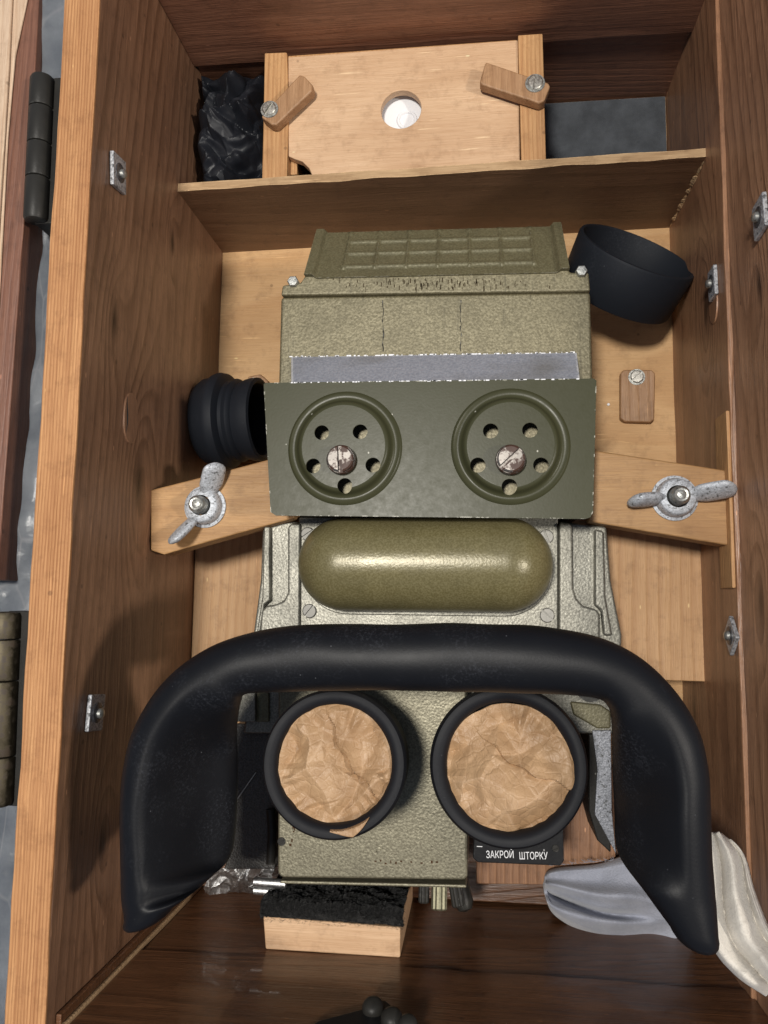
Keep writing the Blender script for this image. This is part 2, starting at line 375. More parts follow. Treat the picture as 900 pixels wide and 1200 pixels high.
M['blackp'] = paint('black_paint', (.012,.012,.013), .35, (.5,.5,.5), 1.5, .1, (.05,.05,.05))
M['darkm'] = paint('blackened_steel', (.022,.021,.019), .42, (.3,.3,.28), 1.5, .3, (.06,.055,.045))
M['brownm'] = metal('worn_brown_steel', (.13,.11,.075), .42, (.05,.035,.022), .3, 300)
M['knob'] = metal('knob_alloy', (.42,.40,.28), .4)
M['foil'] = metal('crumpled_foil', (.9,.9,.9), .30)
M['blade'] = zinc('dull_blade_steel', (.19,.2,.22), (.3,.31,.34), .05, .5, .6)
M['white'] = paint('white_plastic', (.82,.82,.84), .3, (.8,.8,.8), 0, .1, (.7,.7,.7))
s_ = NT('lettering_white'); M['ink'] = s_.out((.75,.76,.78), .6)
M['felt'] = cloth('black_felt', (.012,.012,.012), (.02,.02,.02), 2200, .25)
M['mat'] = cloth('grey_black_mat', (.055,.061,.07), (.095,.105,.12), 1500, .4)
M['cloth_b'] = cloth('blue_grey_cotton', (.34,.36,.43), (.46,.48,.56))
M['cloth_w'] = cloth('off_white_cotton', (.60,.56,.50), (.74,.70,.63))
s = NT('black_film'); n = s.noise(s.obj, 60, 4)
M['film'] = s.out((.010, .0115, .016), s.math('ADD', .36, s.math('MULTIPLY', n, .25)), 0, s.bump(n, .0008, .6), spec=.35)
s = NT('waxed_brown_paper'); at = s.n.new('ShaderNodeAttribute'); at.attribute_name = 'crease'
big = s.noise(s.obj, 55, 4, .6); fi = s.noise(s.obj, 800, 3, .6)
c = s.mix(s.ramp(big, [(.35, 0.), (.68, 1.)]), (.48, .31, .17), (.32, .19, .095))
c = s.mix(s.math('MULTIPLY', fi, .25), c, (.30, .17, .09))
c = s.mix(s.math('MULTIPLY', at.outputs['Fac'], .7), c, (.60, .42, .27))
vv1 = s.voro(s.mapping((1, 1, .3)), 210, 'DISTANCE_TO_EDGE'); vv2 = s.voro(s.mapping((1.3, .8, .3), (.1, .2, 0)), 420, 'DISTANCE_TO_EDGE')
wr_ = s.math('ADD', s.math('MINIMUM', vv1, .12), s.math('MULTIPLY', s.math('MINIMUM', vv2, .1), .5))
M['paper'] = s.out(c, .5, 0, s.bump(s.math('ADD', s.math('MULTIPLY', wr_, 3.), s.math('MULTIPLY', s.noise(s.obj, 170, 4, .6), .8)), .0007, .6))
s = NT('grey_tarp'); n = s.noise(s.obj, 30, 5, .6); c = s.mix(s.ramp(n, [(.4, 0.), (.7, 1.)]), (.24, .265, .30), (.42, .445, .48))
wv = s.voro(s.mapping((1, .3, 1)), 55, 'DISTANCE_TO_EDGE'); c = s.mix(s.math('MULTIPLY', s.ramp(wv, [(.0, 1.), (.03, 0.)]), .5), c, (.5, .5, .52))
M['tarp'] = s.out(c, .3, 0, s.bump(n, .002, .6))
s = NT('table_top_grey'); n = s.noise(s.obj, 12, 5, .6); M['table'] = s.out(s.mix(n, (.06, .06, .065), (.14, .14, .15)), .5)
s = NT('knurled_leather'); n = s.voro(s.mapping((1, 1, 1)), 900); M['leather'] = s.out(s.mix(n, (.035, .034, .032), (.10, .096, .088)), .5, 0, s.bump(n, .0004, 1))

# ------------------------------------------------------------------ setting
b = bmesh.new(); box(b, -1.2, 1.2, -1.2, 1.2, -.06, -.016)
o = put('tabletop', b, M['table'], None, .002); o['kind'] = 'structure'

# ------------------------------------------------------------------ crate
XL, XR, YB, YF, H, T = -.17, .17, .374, -.205, .2101, .019
crate = thing('wooden_crate', 'open varnished pine crate with raw orange rim holding the sight', 'crate', (0, .085, -.015))
def rough_box(name, dims, mat, parent, cuts=40, amp=.0004, ax=1, bevel=.0008, **k):
    """a board with slightly wavy, hand-cut edges"""
    b = bmesh.new(); box(b, *dims)
    es = [e for e in b.edges if abs((e.verts[0].co - e.verts[1].co)[ax]) > 1e-4]
    bmesh.ops.subdivide_edges(b, edges=es, cuts=cuts, use_grid_fill=True)
    sd = random.random() * 50
    lo, hi = dims[ax*2], dims[ax*2+1]
    for v in b.verts:
        if lo + 1e-4 < v.co[ax] < hi - 1e-4:
            n = noise.noise_vector(Vector((v.co.x * 30 + sd, v.co.y * 30, v.co.z * 30))) * amp + noise.noise_vector(Vector((v.co.x * 200, v.co.y * 200 + sd, v.co.z * 200))) * amp * .4
            n[ax] = 0; v.co += n
    return put(name, b, mat, parent, bevel, **k)
wl = rough_box('side_wall', (XL - T, XL, YF - .03, YB + .02, .0, H - .002), M['wall_l'], crate, amp=.0006)
rough_box('rim_edge', (XL - T - .0002, XL + .0003, YF - .03, YB + .02, H - .002, H), M['rim'], wl, amp=.0007, bevel=.0006, label='raw orange pine rim of the left wall')
wr = rough_box('side_wall', (XR, XR + T, YF - .03, YB + .02, .124, H), M['wall_r'], crate, amp=.0005)
rough_box('wall_board', (XR - .0022, XR + T, YF - .03, YB + .02, 0, .1232), M['wall_lo'], wr, amp=.0004, label='lower board of the right wall')
we = rough_box('end_wall', (XL, XR, YB + .0, YB + T, .0, .073), M['wall_back'], crate, ax=0)
rough_box('wall_board', (XL, XR, YB - .004, YB + T, .0745, H), M['wall_back'], we, ax=0)
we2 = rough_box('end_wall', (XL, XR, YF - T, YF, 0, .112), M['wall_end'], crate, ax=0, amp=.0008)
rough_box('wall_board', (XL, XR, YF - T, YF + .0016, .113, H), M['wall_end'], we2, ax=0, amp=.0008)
bx('bottom_panel', (XL - T, XR + T, YF - T, YB + T, -.0155, 0), M['floor'], crate)
bx('corner_strip', (XL, XL + .0045, YF + .0002, YF + .0035, 0, .2), M['div_edge'], crate)
bx('corner_strip', (XL, XL + .003, YF + .0037, YF + .0085, 0, .2), M['wall_end'], crate)
# divider: thin board, a little skew
b = bmesh.new()
n = 60; top = []; 
for i in range(n + 1):
    t = i / n; x = XL + (XR - .0022 - XL) * t; y = .2672 + .0052 * t
    j = noise.noise(Vector((t * 14, 3, 1))) * .0011 + noise.noise(Vector((t * 60, 9, 1))) * .0005
    j2 = noise.noise(Vector((t * 10, 8, 4))) * .0008
    top.append([b.verts.new((x, y, 0)), b.verts.new((x, y + j * .5, .0945 + j)), b.verts.new((x, y + .0055 + j2, .0945 + j2 * .5)), b.verts.new((x, y + .0055, 0))])
for a, c in zip(top, top[1:]):
    for k in range(4): b.faces.new((a[k], a[(k+1)%4], c[(k+1)%4], c[k]))
b.faces.new(top[0]); b.faces.new(top[-1][::-1])
dv = put('divider', b, M['div'], crate)
me = dv.data; me.materials.append(M['div_edge'])
for p in me.polygons:
    if p.normal.z > .6: p.material_index = 1
# splinters glued along the divider's right end
b = bmesh.new()
for i in range(34):
    z = .006 + i * .0025 + random.uniform(-.001, .001); a = random.uniform(.0002, .0022) * random.choice((.3, 1, 1))
    prism_bm(b, [Vector((XR - .0024 - a, .2715 - a * .2, z + .001)), Vector((XR - .0023, .2715 - a, z + .003)), Vector((XR - .0023, .2722, z))], z - .0015)
put('splinter', b, M['div_edge'], dv)
# raised floor blocks
prism('floor_block', [Vector((XL + .0002, .062, .0375)), Vector((-.06, .062, .0375)), Vector((-.06, -.15, .0375)), Vector((XL + .0002, -.15, .0375))][::-1], .0003, M['block'], crate)
prism('floor_block', pxs([(715, 560), (826, 560), (829, 799), (700, 795)], .055)[::-1], .0003, M['block'], crate)
prism('floor_block', pxs([(560, 900), (720, 900), (722, 1038), (558, 1036)], .03)[::-1], .0003, M['wall_lo'], crate)  # darker wood here paints the shade on the floor below the label arm
bx('floor_shade_board', (XL + .0048, XR - .0024, YF + .0019, -.135, .0003, .012), M['wall_end'], crate)  # added dark board, its colour stands in for shade over the pale floor
bx('wall_cleat', (XR - .0042, XR - .0021, X(850, 690, XR).y, X(850, 488, XR).y, .101, .1225), M['strip'], crate, label='pale cleat on the right wall behind the clamp bar')
# black mat in the compartment
bx('compartment_mat', (.068, XR - .003, .276, YB - .001, .0003, .004), M['mat'], crate)
# bottom support block with felt
sb = prism('support_block', [Vector((-.0975, -.1865, .1)), Vector((-.0165, -.188, .1)), Vector((-.0165, YF + .0003, .1)), Vector((-.0955, YF + .0003, .1))], .0003, M['ply'], crate, bevel=.001)
b = bmesh.new(); nx, nz = 130, 70
V = {}
for i in range(nx + 1):
    for j in range(nz + 1):
        u, v_ = i / nx, j / nz; x = -.099 + .0845 * u; a = v_ * 1.75
        # strip rises up the face and rolls over its top
        if v_ < .8: y, z = -.1775, .02 + v_ / .8 * .079
        else: t = (v_ - .8) / .2; y, z = -.1775 - t * .0100, .099 + math.sin(t * PI) * .0015
        nn = noise.noise(Vector((x * 700, y * 700, z * 700))) * .0016 + noise.noise(Vector((x * 150, y * 150, z * 150))) * .0022
        V[i, j] = b.verts.new((x + nn * .5, y + nn, z + nn))
for i in range(nx):
    for j in range(nz): b.faces.new((V[i, j], V[i+1, j], V[i+1, j+1], V[i, j+1]))
# tufts
for i in range(2600):
    x = random.uniform(-.1, -.014); y = random.uniform(-.189, -.176); z = .0985 + random.uniform(-.0005, .002) - max(0, (y + .18) * 2)
    p = Vector((x, y, z)); d = Vector((random.uniform(-1, 1), random.uniform(-.6, .6), random.uniform(.0, .9))) * random.uniform(.0012, .0032)
    sd = Vector((d.y, -d.x, 0)).normalized() * .00008
    b.faces.new((b.verts.new(p - sd), b.verts.new(p + sd), b.verts.new(p + d)))
bmesh.ops.solidify(b, geom=b.faces[:], thickness=.0002)
put('felt_strip', b, M['felt'], sb)
# latch on the bottom wall: hasp with rivets, blackened
b = bmesh.new(); yl = YF + .005
fr_ = [Y(px, py, yl) for px, py in ((352, 1210), (372, 1196), (428, 1181), (440, 1172), (452, 1172), (500, 1212), (490, 1240), (352, 1240))]
f_ = [b.verts.new(p) for p in fr_]; g_ = [b.verts.new((p.x, YF + .002, p.z)) for p in fr_]
b.faces.new(f_); b.faces.new(g_[::-1])
for i in range(8): b.faces.new((f_[i], f_[(i+1)%8], g_[(i+1)%8], g_[i]))
lt = put('latch', b, M['blackp'], crate, .0008)
for (px, py, rr) in ((437, 1180, .0052), (459, 1193, .0052), (478, 1200, .0045)):
    lathe('rivet', [(0, .0036), (rr * .5, .0033), (rr * .85, .0022), (rr, .0006), (rr, -.003)], M['darkm'], lt, loc=Y(px, py, YF + .0075), axis=(0, .9, .45), seg=24)
    
# clip plates on the side walls (thing parts of the crate)
def clip(p, side, rot=0, dark=False, hy=.0092, hz=.0078):
    M4 = Matrix.Translation(p) @ (Matrix.Rotation(R(90) * side, 4, 'Y')) @ Matrix.Rotation(rot, 4, 'Z')
    b = bmesh.new(); box(b, -hz, hz, -hy, hy, 0, .0024)
    bmesh.ops.transform(b, matrix=M4, verts=b.verts)
    o = put('clip_plate', b, M['clip'], crate, .0006)
    b = bmesh.new(); lathe_bm(b, [(.0052, 0), (.0052, .0027), (.0044, .0030), (0, .0030)], 24, M4)
    put('washer', b, M['clipdark'], o)
    b = bmesh.new(); lathe_bm(b, [(.0026, .002), (.0026, .0046), (.0018, .0054), (0, .0056)], 16, M4 @ Matrix.Translation((.0006, -.0004, 0)))
    put('bolt', b, M['bolt'], o)
clip(X(136, 203, XL + .0003), 1, .12); clip(X(109, 835, XL + .0003), 1, -.1)
clip(X(838, 332, XR - .0024), -1, .05, hz=.0062); clip(X(860, 745, XR - .0024), -1, .75, hy=.0078, hz=.0078); clip(X(894, 254, XR - .0002), -1, .1, hy=.0092)

# oval plugs let into the walls, one split along its grain
def plug(px, py, x, s_, hy, hz, mat, par, crack=False):
    p = X(px, py, x); b = bmesh.new(); n = 28
    M4 = Matrix.Translation(p) @ Matrix.Rotation(R(90) * s_, 4, 'Y')
    o_ = [b.verts.new(M4 @ Vector((hz * math.cos(2*PI*i/n), hy * math.copysign(abs(math.sin(2*PI*i/n)) ** .8, math.sin(2*PI*i/n)), .0005))) for i in range(n)]
    q_ = [b.verts.new(M4 @ Vector((hz * 1.02 * math.cos(2*PI*i/n), hy * 1.02 * math.copysign(abs(math.sin(2*PI*i/n)) ** .8, math.sin(2*PI*i/n)), -.001))) for i in range(n)]
    b.faces.new(o_); 
    for i in range(n): b.faces.new((o_[i], q_[i], q_[(i+1)%n], o_[(i+1)%n]))
    pl_ = put('wood_plug', b, mat, par)
    if crack:
        b = bmesh.new(); f = [M4 @ Vector((-.006 + .0007 * math.sin(t * 5), (-.7 + 1.5 * t) * hy, .0006)) for t in (0, .25, .5, .75, 1)]
        tube_bm(b, f, [.00005, .0004, .00055, .0003, .00005], 6); put('crack', b, M['felt'], pl_)
plug(153, 490, XL + .0003, 1, .0145, .009, M['wall_l'], wl, True)
plug(836, 350, XR - .0024, -1, .015, .008, M['wall_lo'], wr)
# turn buttons on the floor
def turn_button(pts, z, h, sc, parent, ang=.8, r=.0029, name='turn_button'):
    o = prism(name, pxs(pts, z), z - h, M['button'], parent, bevel=.0012)
    p = Z(*sc, z)
    lathe('washer', [(r * 1.3, 0), (r * 1.3, .0006), (0, .0006)], M['bolt'], o, loc=p, seg=24)
    screw('screw', p + Vector((0, 0, .0006)), r, .0016, ang, M['screw'], o)
    return o
turn_button([(731, 433), (764, 433), (768, 437), (767, 491), (763, 495), (732, 494), (727, 490), (727, 437)], .0065, .006, (746, 442), crate, .7, .0045)
turn_button([(290, 441), (305, 438), (314, 446), (316, 500), (292, 502)], .0065, .006, (297, 451), crate, .2, .0042)
lathe('floor_pin', [(.0011, 0), (.0009, .0006), (0, .0007)], M['white'], crate, loc=Z(713, 474, .0002), seg=12)

# hinges in the gap and the open lid
def hinge(px0, px1, ys, z, r, mat='darkm'):
    p0 = Z(px0, ys[0], z); p1 = Z(px1, ys[-1], z)
    def at(y): t = (y - ys[0]) / (ys[-1] - ys[0]); return p0.lerp(p1, t)
    b = bmesh.new(); c = (p0 + p1) / 2
    box(b, c.x - .001, XL - T - .0003, min(p0.y, p1.y), max(p0.y, p1.y), z - .03, z - r * .2)
    h = put('hinge', b, M['darkm'], crate, .0006)
    for a, c_ in zip(ys, ys[1:]):
        A, B = at(a), at(c_); g = (B - A).normalized() * .0003
        b = bmesh.new()
        L = (B - A).length - .0006
        e0 = .0022 if a == ys[0] else .0005; e1 = .0022 if c_ == ys[-1] else .0005
        lathe_bm(b, [(0, 0), (r - e0, 0), (r - e0 * .3, e0 * .3), (r, e0), (r, L - e1), (r - e1 * .3, L - e1 * .3), (r - e1, L), (0, L)], 28, frame(A + g, B - A))
        put('hinge_knuckle', b, M[mat], h)
hinge(50, 42, (90, 129, 171, 211, 261), .198, .0064)
hinge(7, -3, (716, 750, 799, 887, 945), .196, .0077, 'brownm')
lid = prism('lid', pxs([(47, -30), (40, 100), (25, 300), (-3, 680), (-70, 680), (-70, -30)], .195)[::-1], .02, M['lid'], crate)
prism('lid_panel', pxs([(38, -30), (17.5, 66), (9, 160), (0, 330), (-8, 480), (-70, 480), (-70, -30)], .1965)[::-1], .1951, M['lid_in'], lid, label='pale inner face of the open lid')
prism('lid_batten', pxs([(15, -30), (10, 80), (-4, 300), (-70, 300), (-70, -30)], .1985)[::-1], .1966, M['lid_in'], lid)

# grey plastic sheet seen down the gap
b = bmesh.new(); nx, ny = 26, 150; V = {}
for i in range(nx + 1):
    for j in range(ny + 1):
        x = -.27 + .0798 * i / nx; y = -.26 + .68 * j / ny
        z = .176 + .3 * noise.noise(Vector((x * 14, y * 9, 0))) * .018 + abs(noise.noise(Vector((x * 45, y * 22, 3)))) * .008 + noise.noise(Vector((x * 120, y * 70, 3))) * .0015
        if y > .2: z += (y - .2) * .12
        V[i, j] = b.verts.new((x, y, z))
for i in range(nx):
    for j in range(ny): b.faces.new((V[i, j], V[i+1, j], V[i+1, j+1], V[i, j+1]))
bmesh.ops.solidify(b, geom=b.faces[:], thickness=.0012)
tag(put('plastic_sheet', b, M['tarp']), 'crumpled glossy grey plastic sheet in the gap left of the crate', 'plastic sheet')

# ------------------------------------------------------------------ compartment things
hold = thing('parts_holder', 'pale plywood holder with round hole between two pine strips in the upper compartment', 'holder', (-.02, .32, 0))
zc = .092
sl = prism('side_strip', pxs([(310, 62), (336, 61), (338, 120), (336, 210), (307, 211), (309, 120)], .094)[::-1], .0045, M['strip'], hold, bevel=.0007)
sr = prism('side_strip', pxs([(607, 41), (636, 39), (640, 191), (611, 193)], .094)[::-1], .0045, M['strip'], hold, bevel=.0007)
# cover with hole: ring of outline points bridged to circle
def plate_hole(outline, c, r, z1, z0, mat, parent, name, seg=48, bevel=.0006):
    """flat board with a round hole, outline list of Vectors"""
    b = bmesh.new(); n = seg
    import bisect
    per = [(outline[i], outline[(i+1) % len(outline)]) for i in range(len(outline))]
    def hit(a):
        d = Vector((math.cos(a), math.sin(a))); best = None
        for p, q in per:
            e = Vector((q.x - p.x, q.y - p.y)); w_ = Vector((p.x - c.x, p.y - c.y)); det = d.x * -e.y + e.x * d.y
            if abs(det) < 1e-12: continue
            t = (w_.x * -e.y + e.x * w_.y) / det; s2 = (d.x * w_.y - d.y * w_.x) / det
            if t > 0 and -1e-6 <= s2 <= 1 + 1e-6 and (best is None or t > best): best = t
        return (c.x + d.x * best, c.y + d.y * best)
    angs = [2*PI*i/n for i in range(n)] + [math.atan2(p.y - c.y, p.x - c.x) % (2*PI) for p in outline]
    angs = sorted(set(round(a, 5) for a in angs)); n = len(angs)
    rings = []
    for z in (z1, z0):
        rings.append([b.verts.new((*hit(a), z)) for a in angs]); rings.append([b.verts.new((c.x + r*math.cos(a), c.y + r*math.sin(a), z)) for a in angs])
    o1, i1, o0, i0 = rings
    for i in range(n):
        j = (i+1) % n
        b.faces.new((o1[i], o1[j], i1[j], i1[i])); b.faces.new((i0[i], i0[j], o0[j], o0[i]))
        b.faces.new((o0[i], o0[j], o1[j], o1[i])); b.faces.new((i1[i], i1[j], i0[j], i0[i]))
    return put(name, b, mat, parent, bevel)
out = [(337.6, 67), (480, 56), (607, 47), (609.5, 192.5), (500, 200), (372, 208), (366, 206), (362, 197), (354, 189), (345, 186), (338, 183)]
plate_hole(pxs(out, zc), Z(470, 128, zc), .0132, zc, zc - .006, M['ply'], hold, 'cover_panel')
bx('back_rail', (Z(338,60,.08).x + .001, Z(607,50,.08).x - .001, .355, .366, .0045, .085), M['strip'], hold)
p = Z(344, 205, .085); bx('corner_post', (p.x - .004, p.x + .0025, p.y, p.y + .010, .0045, .0855), M['strip'], hold)
turn_button([(308, 133), (351, 87), (357, 89), (367, 100), (366, 106), (324, 146), (318, 146), (306, 137)], .1025, .008, (316, 128.5), sl, 1.0, .0045)
turn_button([(569, 72), (643, 97), (645, 101), (638, 118), (632, 121), (565, 99), (562, 96)], .1025, .008, (627, 98), sr, 1.35, .0047)
wc = lathe('white_disc', [(0, .0815), (.0045, .0815), (.0052, .0824), (.0064, .0824), (.007, .0815), (.026, .0815), (.027, .080), (.027, .005), (0, .005)], M['white'], None, loc=Z(473, 134, 0) - Vector((0,0,.0)) + Vector((0,0,0)), seg=48)
wc.location.x = Z(477, 141, .0815).x; wc.location.y = Z(477, 141, .0815).y
tag(wc, 'white plastic disc seen through the round hole of the plywood panel', 'disc')

# crumpled black bag
b = bmesh.new(); nx, ny = 110, 170; V = {}
gu, gv = np.meshgrid(np.linspace(-1, 1, nx + 1), np.linspace(-1, 1, ny + 1), indexing='ij')
gx = gu.ravel() * .027; gy = gv.ravel() * .049
wx = gx + .0035 * np.sin(gy * 140) + .001 * np.sin(gy * 500 + gx * 300); wy = gy + .003 * np.sin(gx * 170 + 1)
h1, _ = tin(.019, 34, .013, 4, .055)(wx, wy); h2, _ = tin(.009, 130, .0075, 9, .055)(wx, wy); h3, _ = tin(.0045, 350, .0022, 12, .055)(wx, wy)
hh_ = (h1 + h2 + h3).reshape(nx + 1, ny + 1)
for i in range(nx + 1):
    for j in range(ny + 1):
        u, v = gu[i, j], gv[i, j]; rr = max(abs(u) ** 3, abs(v) ** 3) ** (1 / 3); ed = max(0, 1 - max(abs(u), abs(v)) ** 7) ** .5
        nn = noise.noise_vector(Vector((u * 2.2, v * 3, 1))) * .0035 * ed
        V[i, j] = b.verts.new((-.1425 + u * .0268 + nn.x, .3235 + v * .0495 + nn.y, .003 + ed * max(.004, .068 + hh_[i, j] + .012 * v)))
for i in range(nx):
    for j in range(ny): b.faces.new((V[i, j], V[i+1, j], V[i+1, j+1], V[i, j+1]))
bd = [V[i, 0] for i in range(nx)] + [V[nx, j] for j in range(ny)] + [V[i, ny] for i in range(nx, 0, -1)] + [V[0, j] for j in range(ny, 0, -1)]
lo = [b.verts.new((v.co.x, v.co.y, .0006)) for v in bd]
for i in range(len(bd)): b.faces.new((bd[i], lo[i], lo[(i+1) % len(bd)], bd[(i+1) % len(bd)]))
b.faces.new(lo)
tag(put('plastic_bag', b, M['film'], ang=22), 'crumpled black plastic bag stuffed beside the plywood holder', 'bag')

# spare rubber cup lying left of the sight
ax = Vector((1, .02, .10)).normalized()
pc = [(0, 0), (.024, 0), (.0285, .002), (.031, .006), (.0315, .011), (.0335, .0135), (.0345, .017), (.0335, .021), (.031, .0225), (.0285, .0235), (.0275, .0255),
      (.0285, .027), (.0295, .029), (.0285, .031), (.0268, .032), (.0275, .034), (.0285, .0365), (.0292, .040), (.0292, .0445), (.027, .0455), (.0255, .044), (.0245, .03), (.0225, .01), (0, .009)]
tag(lathe('rubber_eyecup', pc, M['ring'], None, loc=Vector((-.1680, .1235, .036)), axis=ax, seg=64), 'spare black ribbed rubber eyecup lying on its side by the left wall', 'eyecup')
# rubber ring on the right
a = Vector((.36, .70, .64)).normalized()
b = bmesh.new(); rc = Vector((.1275, .219, .047))
lathe_bm(b, [(.0385, -.0165), (.0392, -.0155), (.0408, .0150), (.0402, .0165), (.0385, .0168), (.0375, .0155), (.0362, -.0150), (.0368, -.0165)], 72, frame(rc, a), True)
tag(put('rubber_ring', b, M['ring']), 'wide black rubber ring leaning on the right wall below the divider', 'rubber ring')

# ------------------------------------------------------------------ clamp bars and wing nuts
bl = prism('clamp_bar', pxs([(176, 574), (240, 558), (330, 534), (345, 531), (345, 607), (240, 636), (192, 650), (176, 645)], .116), .100, M['bar'], bevel=.0012)
tag(bl, 'beech clamp bar left of the sight, reaching the left wall', 'clamp bar', 'clamp bars holding the sight')
br = prism('clamp_bar', pxs([(690, 527), (700, 528), (866, 553), (872, 560), (873, 626), (852, 639), (700, 613), (690, 611)], .116), .100, M['bar'], bevel=.0012)
tag(br, 'beech clamp bar right of the sight, with its cut corner at the right wall', 'clamp bar', 'clamp bars holding the sight')
def wing_nut(p, a1, a2, label, k=1.):
    t = thing('wing_nut', label, 'wing nut', p, 'wing nuts on the clamp bars')
    lathe('hub', [(.0128, 0), (.0128, .0014), (.0112, .002), (.0110, .004), (.0100, .0085), (.0092, .0092), (.0062, .0094), (.0060, .008), (.0058, 0)], M['zinc'], t, loc=p, seg=40)
    lathe('threaded_bolt', [(.0052, .001), (.0052, .0118)] + [q for i in range(4) for q in ((.0052, .0118 + i * .0011), (.0047, .0123 + i * .0011))] + [(.0044, .0166), (.0036, .0172), (.0026, .0170), (.0022, .0173), (0, .0172)], M['bolt'], t, loc=p, seg=28)
    for an, ln, up in (a1, a2):
        d = Vector((math.cos(an), math.sin(an), 0)); sd = Vector((-d.y, d.x, 0)); b = bmesh.new()
        N = 16; K = 12; rings = []
        for i in range(N + 1):
            u = i / N; c = p + d * (.0085 + ln * u) + Vector((0, 0, .0055 + up * (u ** 1.2)))
            hh = .0046 + .0030 * smooth(.0, .3, u)   # blade height
            th = .0028 + .0008 * math.sin(u * PI)
            if u > .72: hh *= max(.05, 1 - ((u - .72) / .28) ** 2.6) ** .5; th *= max(.08, 1 - ((u - .72) / .28) ** 3) ** .5
            nv = (Vector((0, 0, 1)) - d * .5 + sd * (.55 if up > .009 else -.2)).normalized()
            rings.append([b.verts.new(c + sd * th * math.cos(2*PI*k2/K) + nv * hh * math.sin(2*PI*k2/K)) for k2 in range(K)])
        for A, B in zip(rings, rings[1:]):
            for k2 in range(K): b.faces.new((A[k2], A[(k2+1)%K], B[(k2+1)%K], B[k2]))
        b.faces.new(rings[0][::-1]); b.faces.new(rings[-1])
        put('wing', b, M['zinc'], t, ang=60)
    return t
wing_nut(Z(241, 594, .1162), (R(66), .018, .010), (R(238), .019, .012), 'pitted grey wing nut with raised wing on the left clamp bar')
wing_nut(Z(790, 584, .1162), (R(8), .021, .010), (R(186), .018, .007), 'grey wing nut lying crosswise on the right clamp bar')

# ------------------------------------------------------------------ the sight
sight = thing('optical_sight', 'olive and silver periscope sight with black brow pad and two eyepieces', 'optical sight', (0, 0, .0385))
zu = .115
uh = prism('upper_housing', pxs([(329, 348), (692, 342), (695, 460), (326, 462)], zu), .012, M['ham_up'], sight, bevel=.0018)
# small seams running down the face
for px in (449, 540):
    random.seed(px)
    b = bmesh.new(); pp = [Z(px + random.uniform(-.9, .9), y_, zu) for y_ in range(352, 414, 4)]
    tube_bm(b, pp, [random.choice((.00008, .0002, .0003, .00042)) for _ in pp], 6); put('seam', b, M['darkm'], uh)
fl = prism('housing_lip', pxs([(329, 346), (331, 334), (352, 331), (358, 322), (666, 315), (668, 319), (690, 319), (692, 341)], zu + .003), .02, M['ham_up'], sight, bevel=.0012)
for px, py in ((344, 331), (681, 319)):
    lathe('bolt', [(.0036, -.002), (.0036, .002), (.003, .0028), (0, .003)], M['bolt'], sight, loc=Z(px, py, zu + .003), seg=6)
b = bmesh.new()
for k in range(120):
    px = random.gauss(515, 60); py = random.uniform(325, 337); L_ = random.uniform(1.5, 6); p = Z(px, py, zu + .0031); q = Z(px, py + L_, zu + .0031)
    if px < 370 or px > 655 or py + L_ > 344: continue
    w2 = random.uniform(.0001, .00035); box(b, p.x - w2, p.x + w2, q.y, p.y, zu + .0029, zu + .00306)
o = put('rust_marks', b, metal('rust_brown', (.15, .115, .07), .7), sight); o['kind'] = 'stuff'
# vent cover: sloping stamped sheet with bead grid
A0, A1, B1, B0 = Z(357, 326, zu + .0045), Z(667, 319, zu + .0045), Z(657, 265, .099), Z(372, 273, .099)
def vc(u, v): return A0.lerp(A1, u).lerp(B0.lerp(B1, u), v)
b = bmesh.new(); nx, ny = 250, 56; V = {}
nrm = (A1 - A0).cross(B0 - A0).normalized()
if nrm.z < 0: nrm = -nrm
def bead(d, w_): return math.exp(-(d / w_) ** 2)
us = [.145 + .122 * i for i in range(7)]; vsr = [.22, .50, .76]
for i in range(nx + 1):
    for j in range(ny + 1):
        u, v = i / nx, j / ny; h = 0
        e = min(u, 1 - u) * .16
        h += .0030 * (1 - smooth(.0045, .0075, e))                 # raised side ribs
        x = u * .16; y = v * .032
        g = 0
        if us[0] - .01 < u < us[-1] + .01:
            for q in vsr: g = max(g, bead((v - q) * .032, .0010) * (.55 if v < 0 else 1))
        if .17 < v < .95:
            for k, q in enumerate(us): g = max(g, bead((u - q) * .16, .0011))
        for q in us: g = max(g, 1.25 * bead(math.hypot((u - q) * .16, (v - .94) * .032), .0018))
        h += .0013 * g
        p = vc(u, v) + nrm * h
        V[i, j] = b.verts.new(p)
for i in range(nx):
    for j in range(ny): b.faces.new((V[i, j], V[i+1, j], V[i+1, j+1], V[i, j+1]))
# skirt
bd = [V[i, 0] for i in range(nx)] + [V[nx, j] for j in range(ny)] + [V[i, ny] for i in range(nx, 0, -1)] + [V[0, j] for j in range(ny, 0, -1)]
lo = [b.verts.new((v.co.x, v.co.y, .03)) for v in bd]
for i in range(len(bd)): b.faces.new((bd[i], lo[i], lo[(i+1) % len(bd)], bd[(i+1) % len(bd)]))
put('vent_cover', b, M['ham_top'], sight, ang=50)
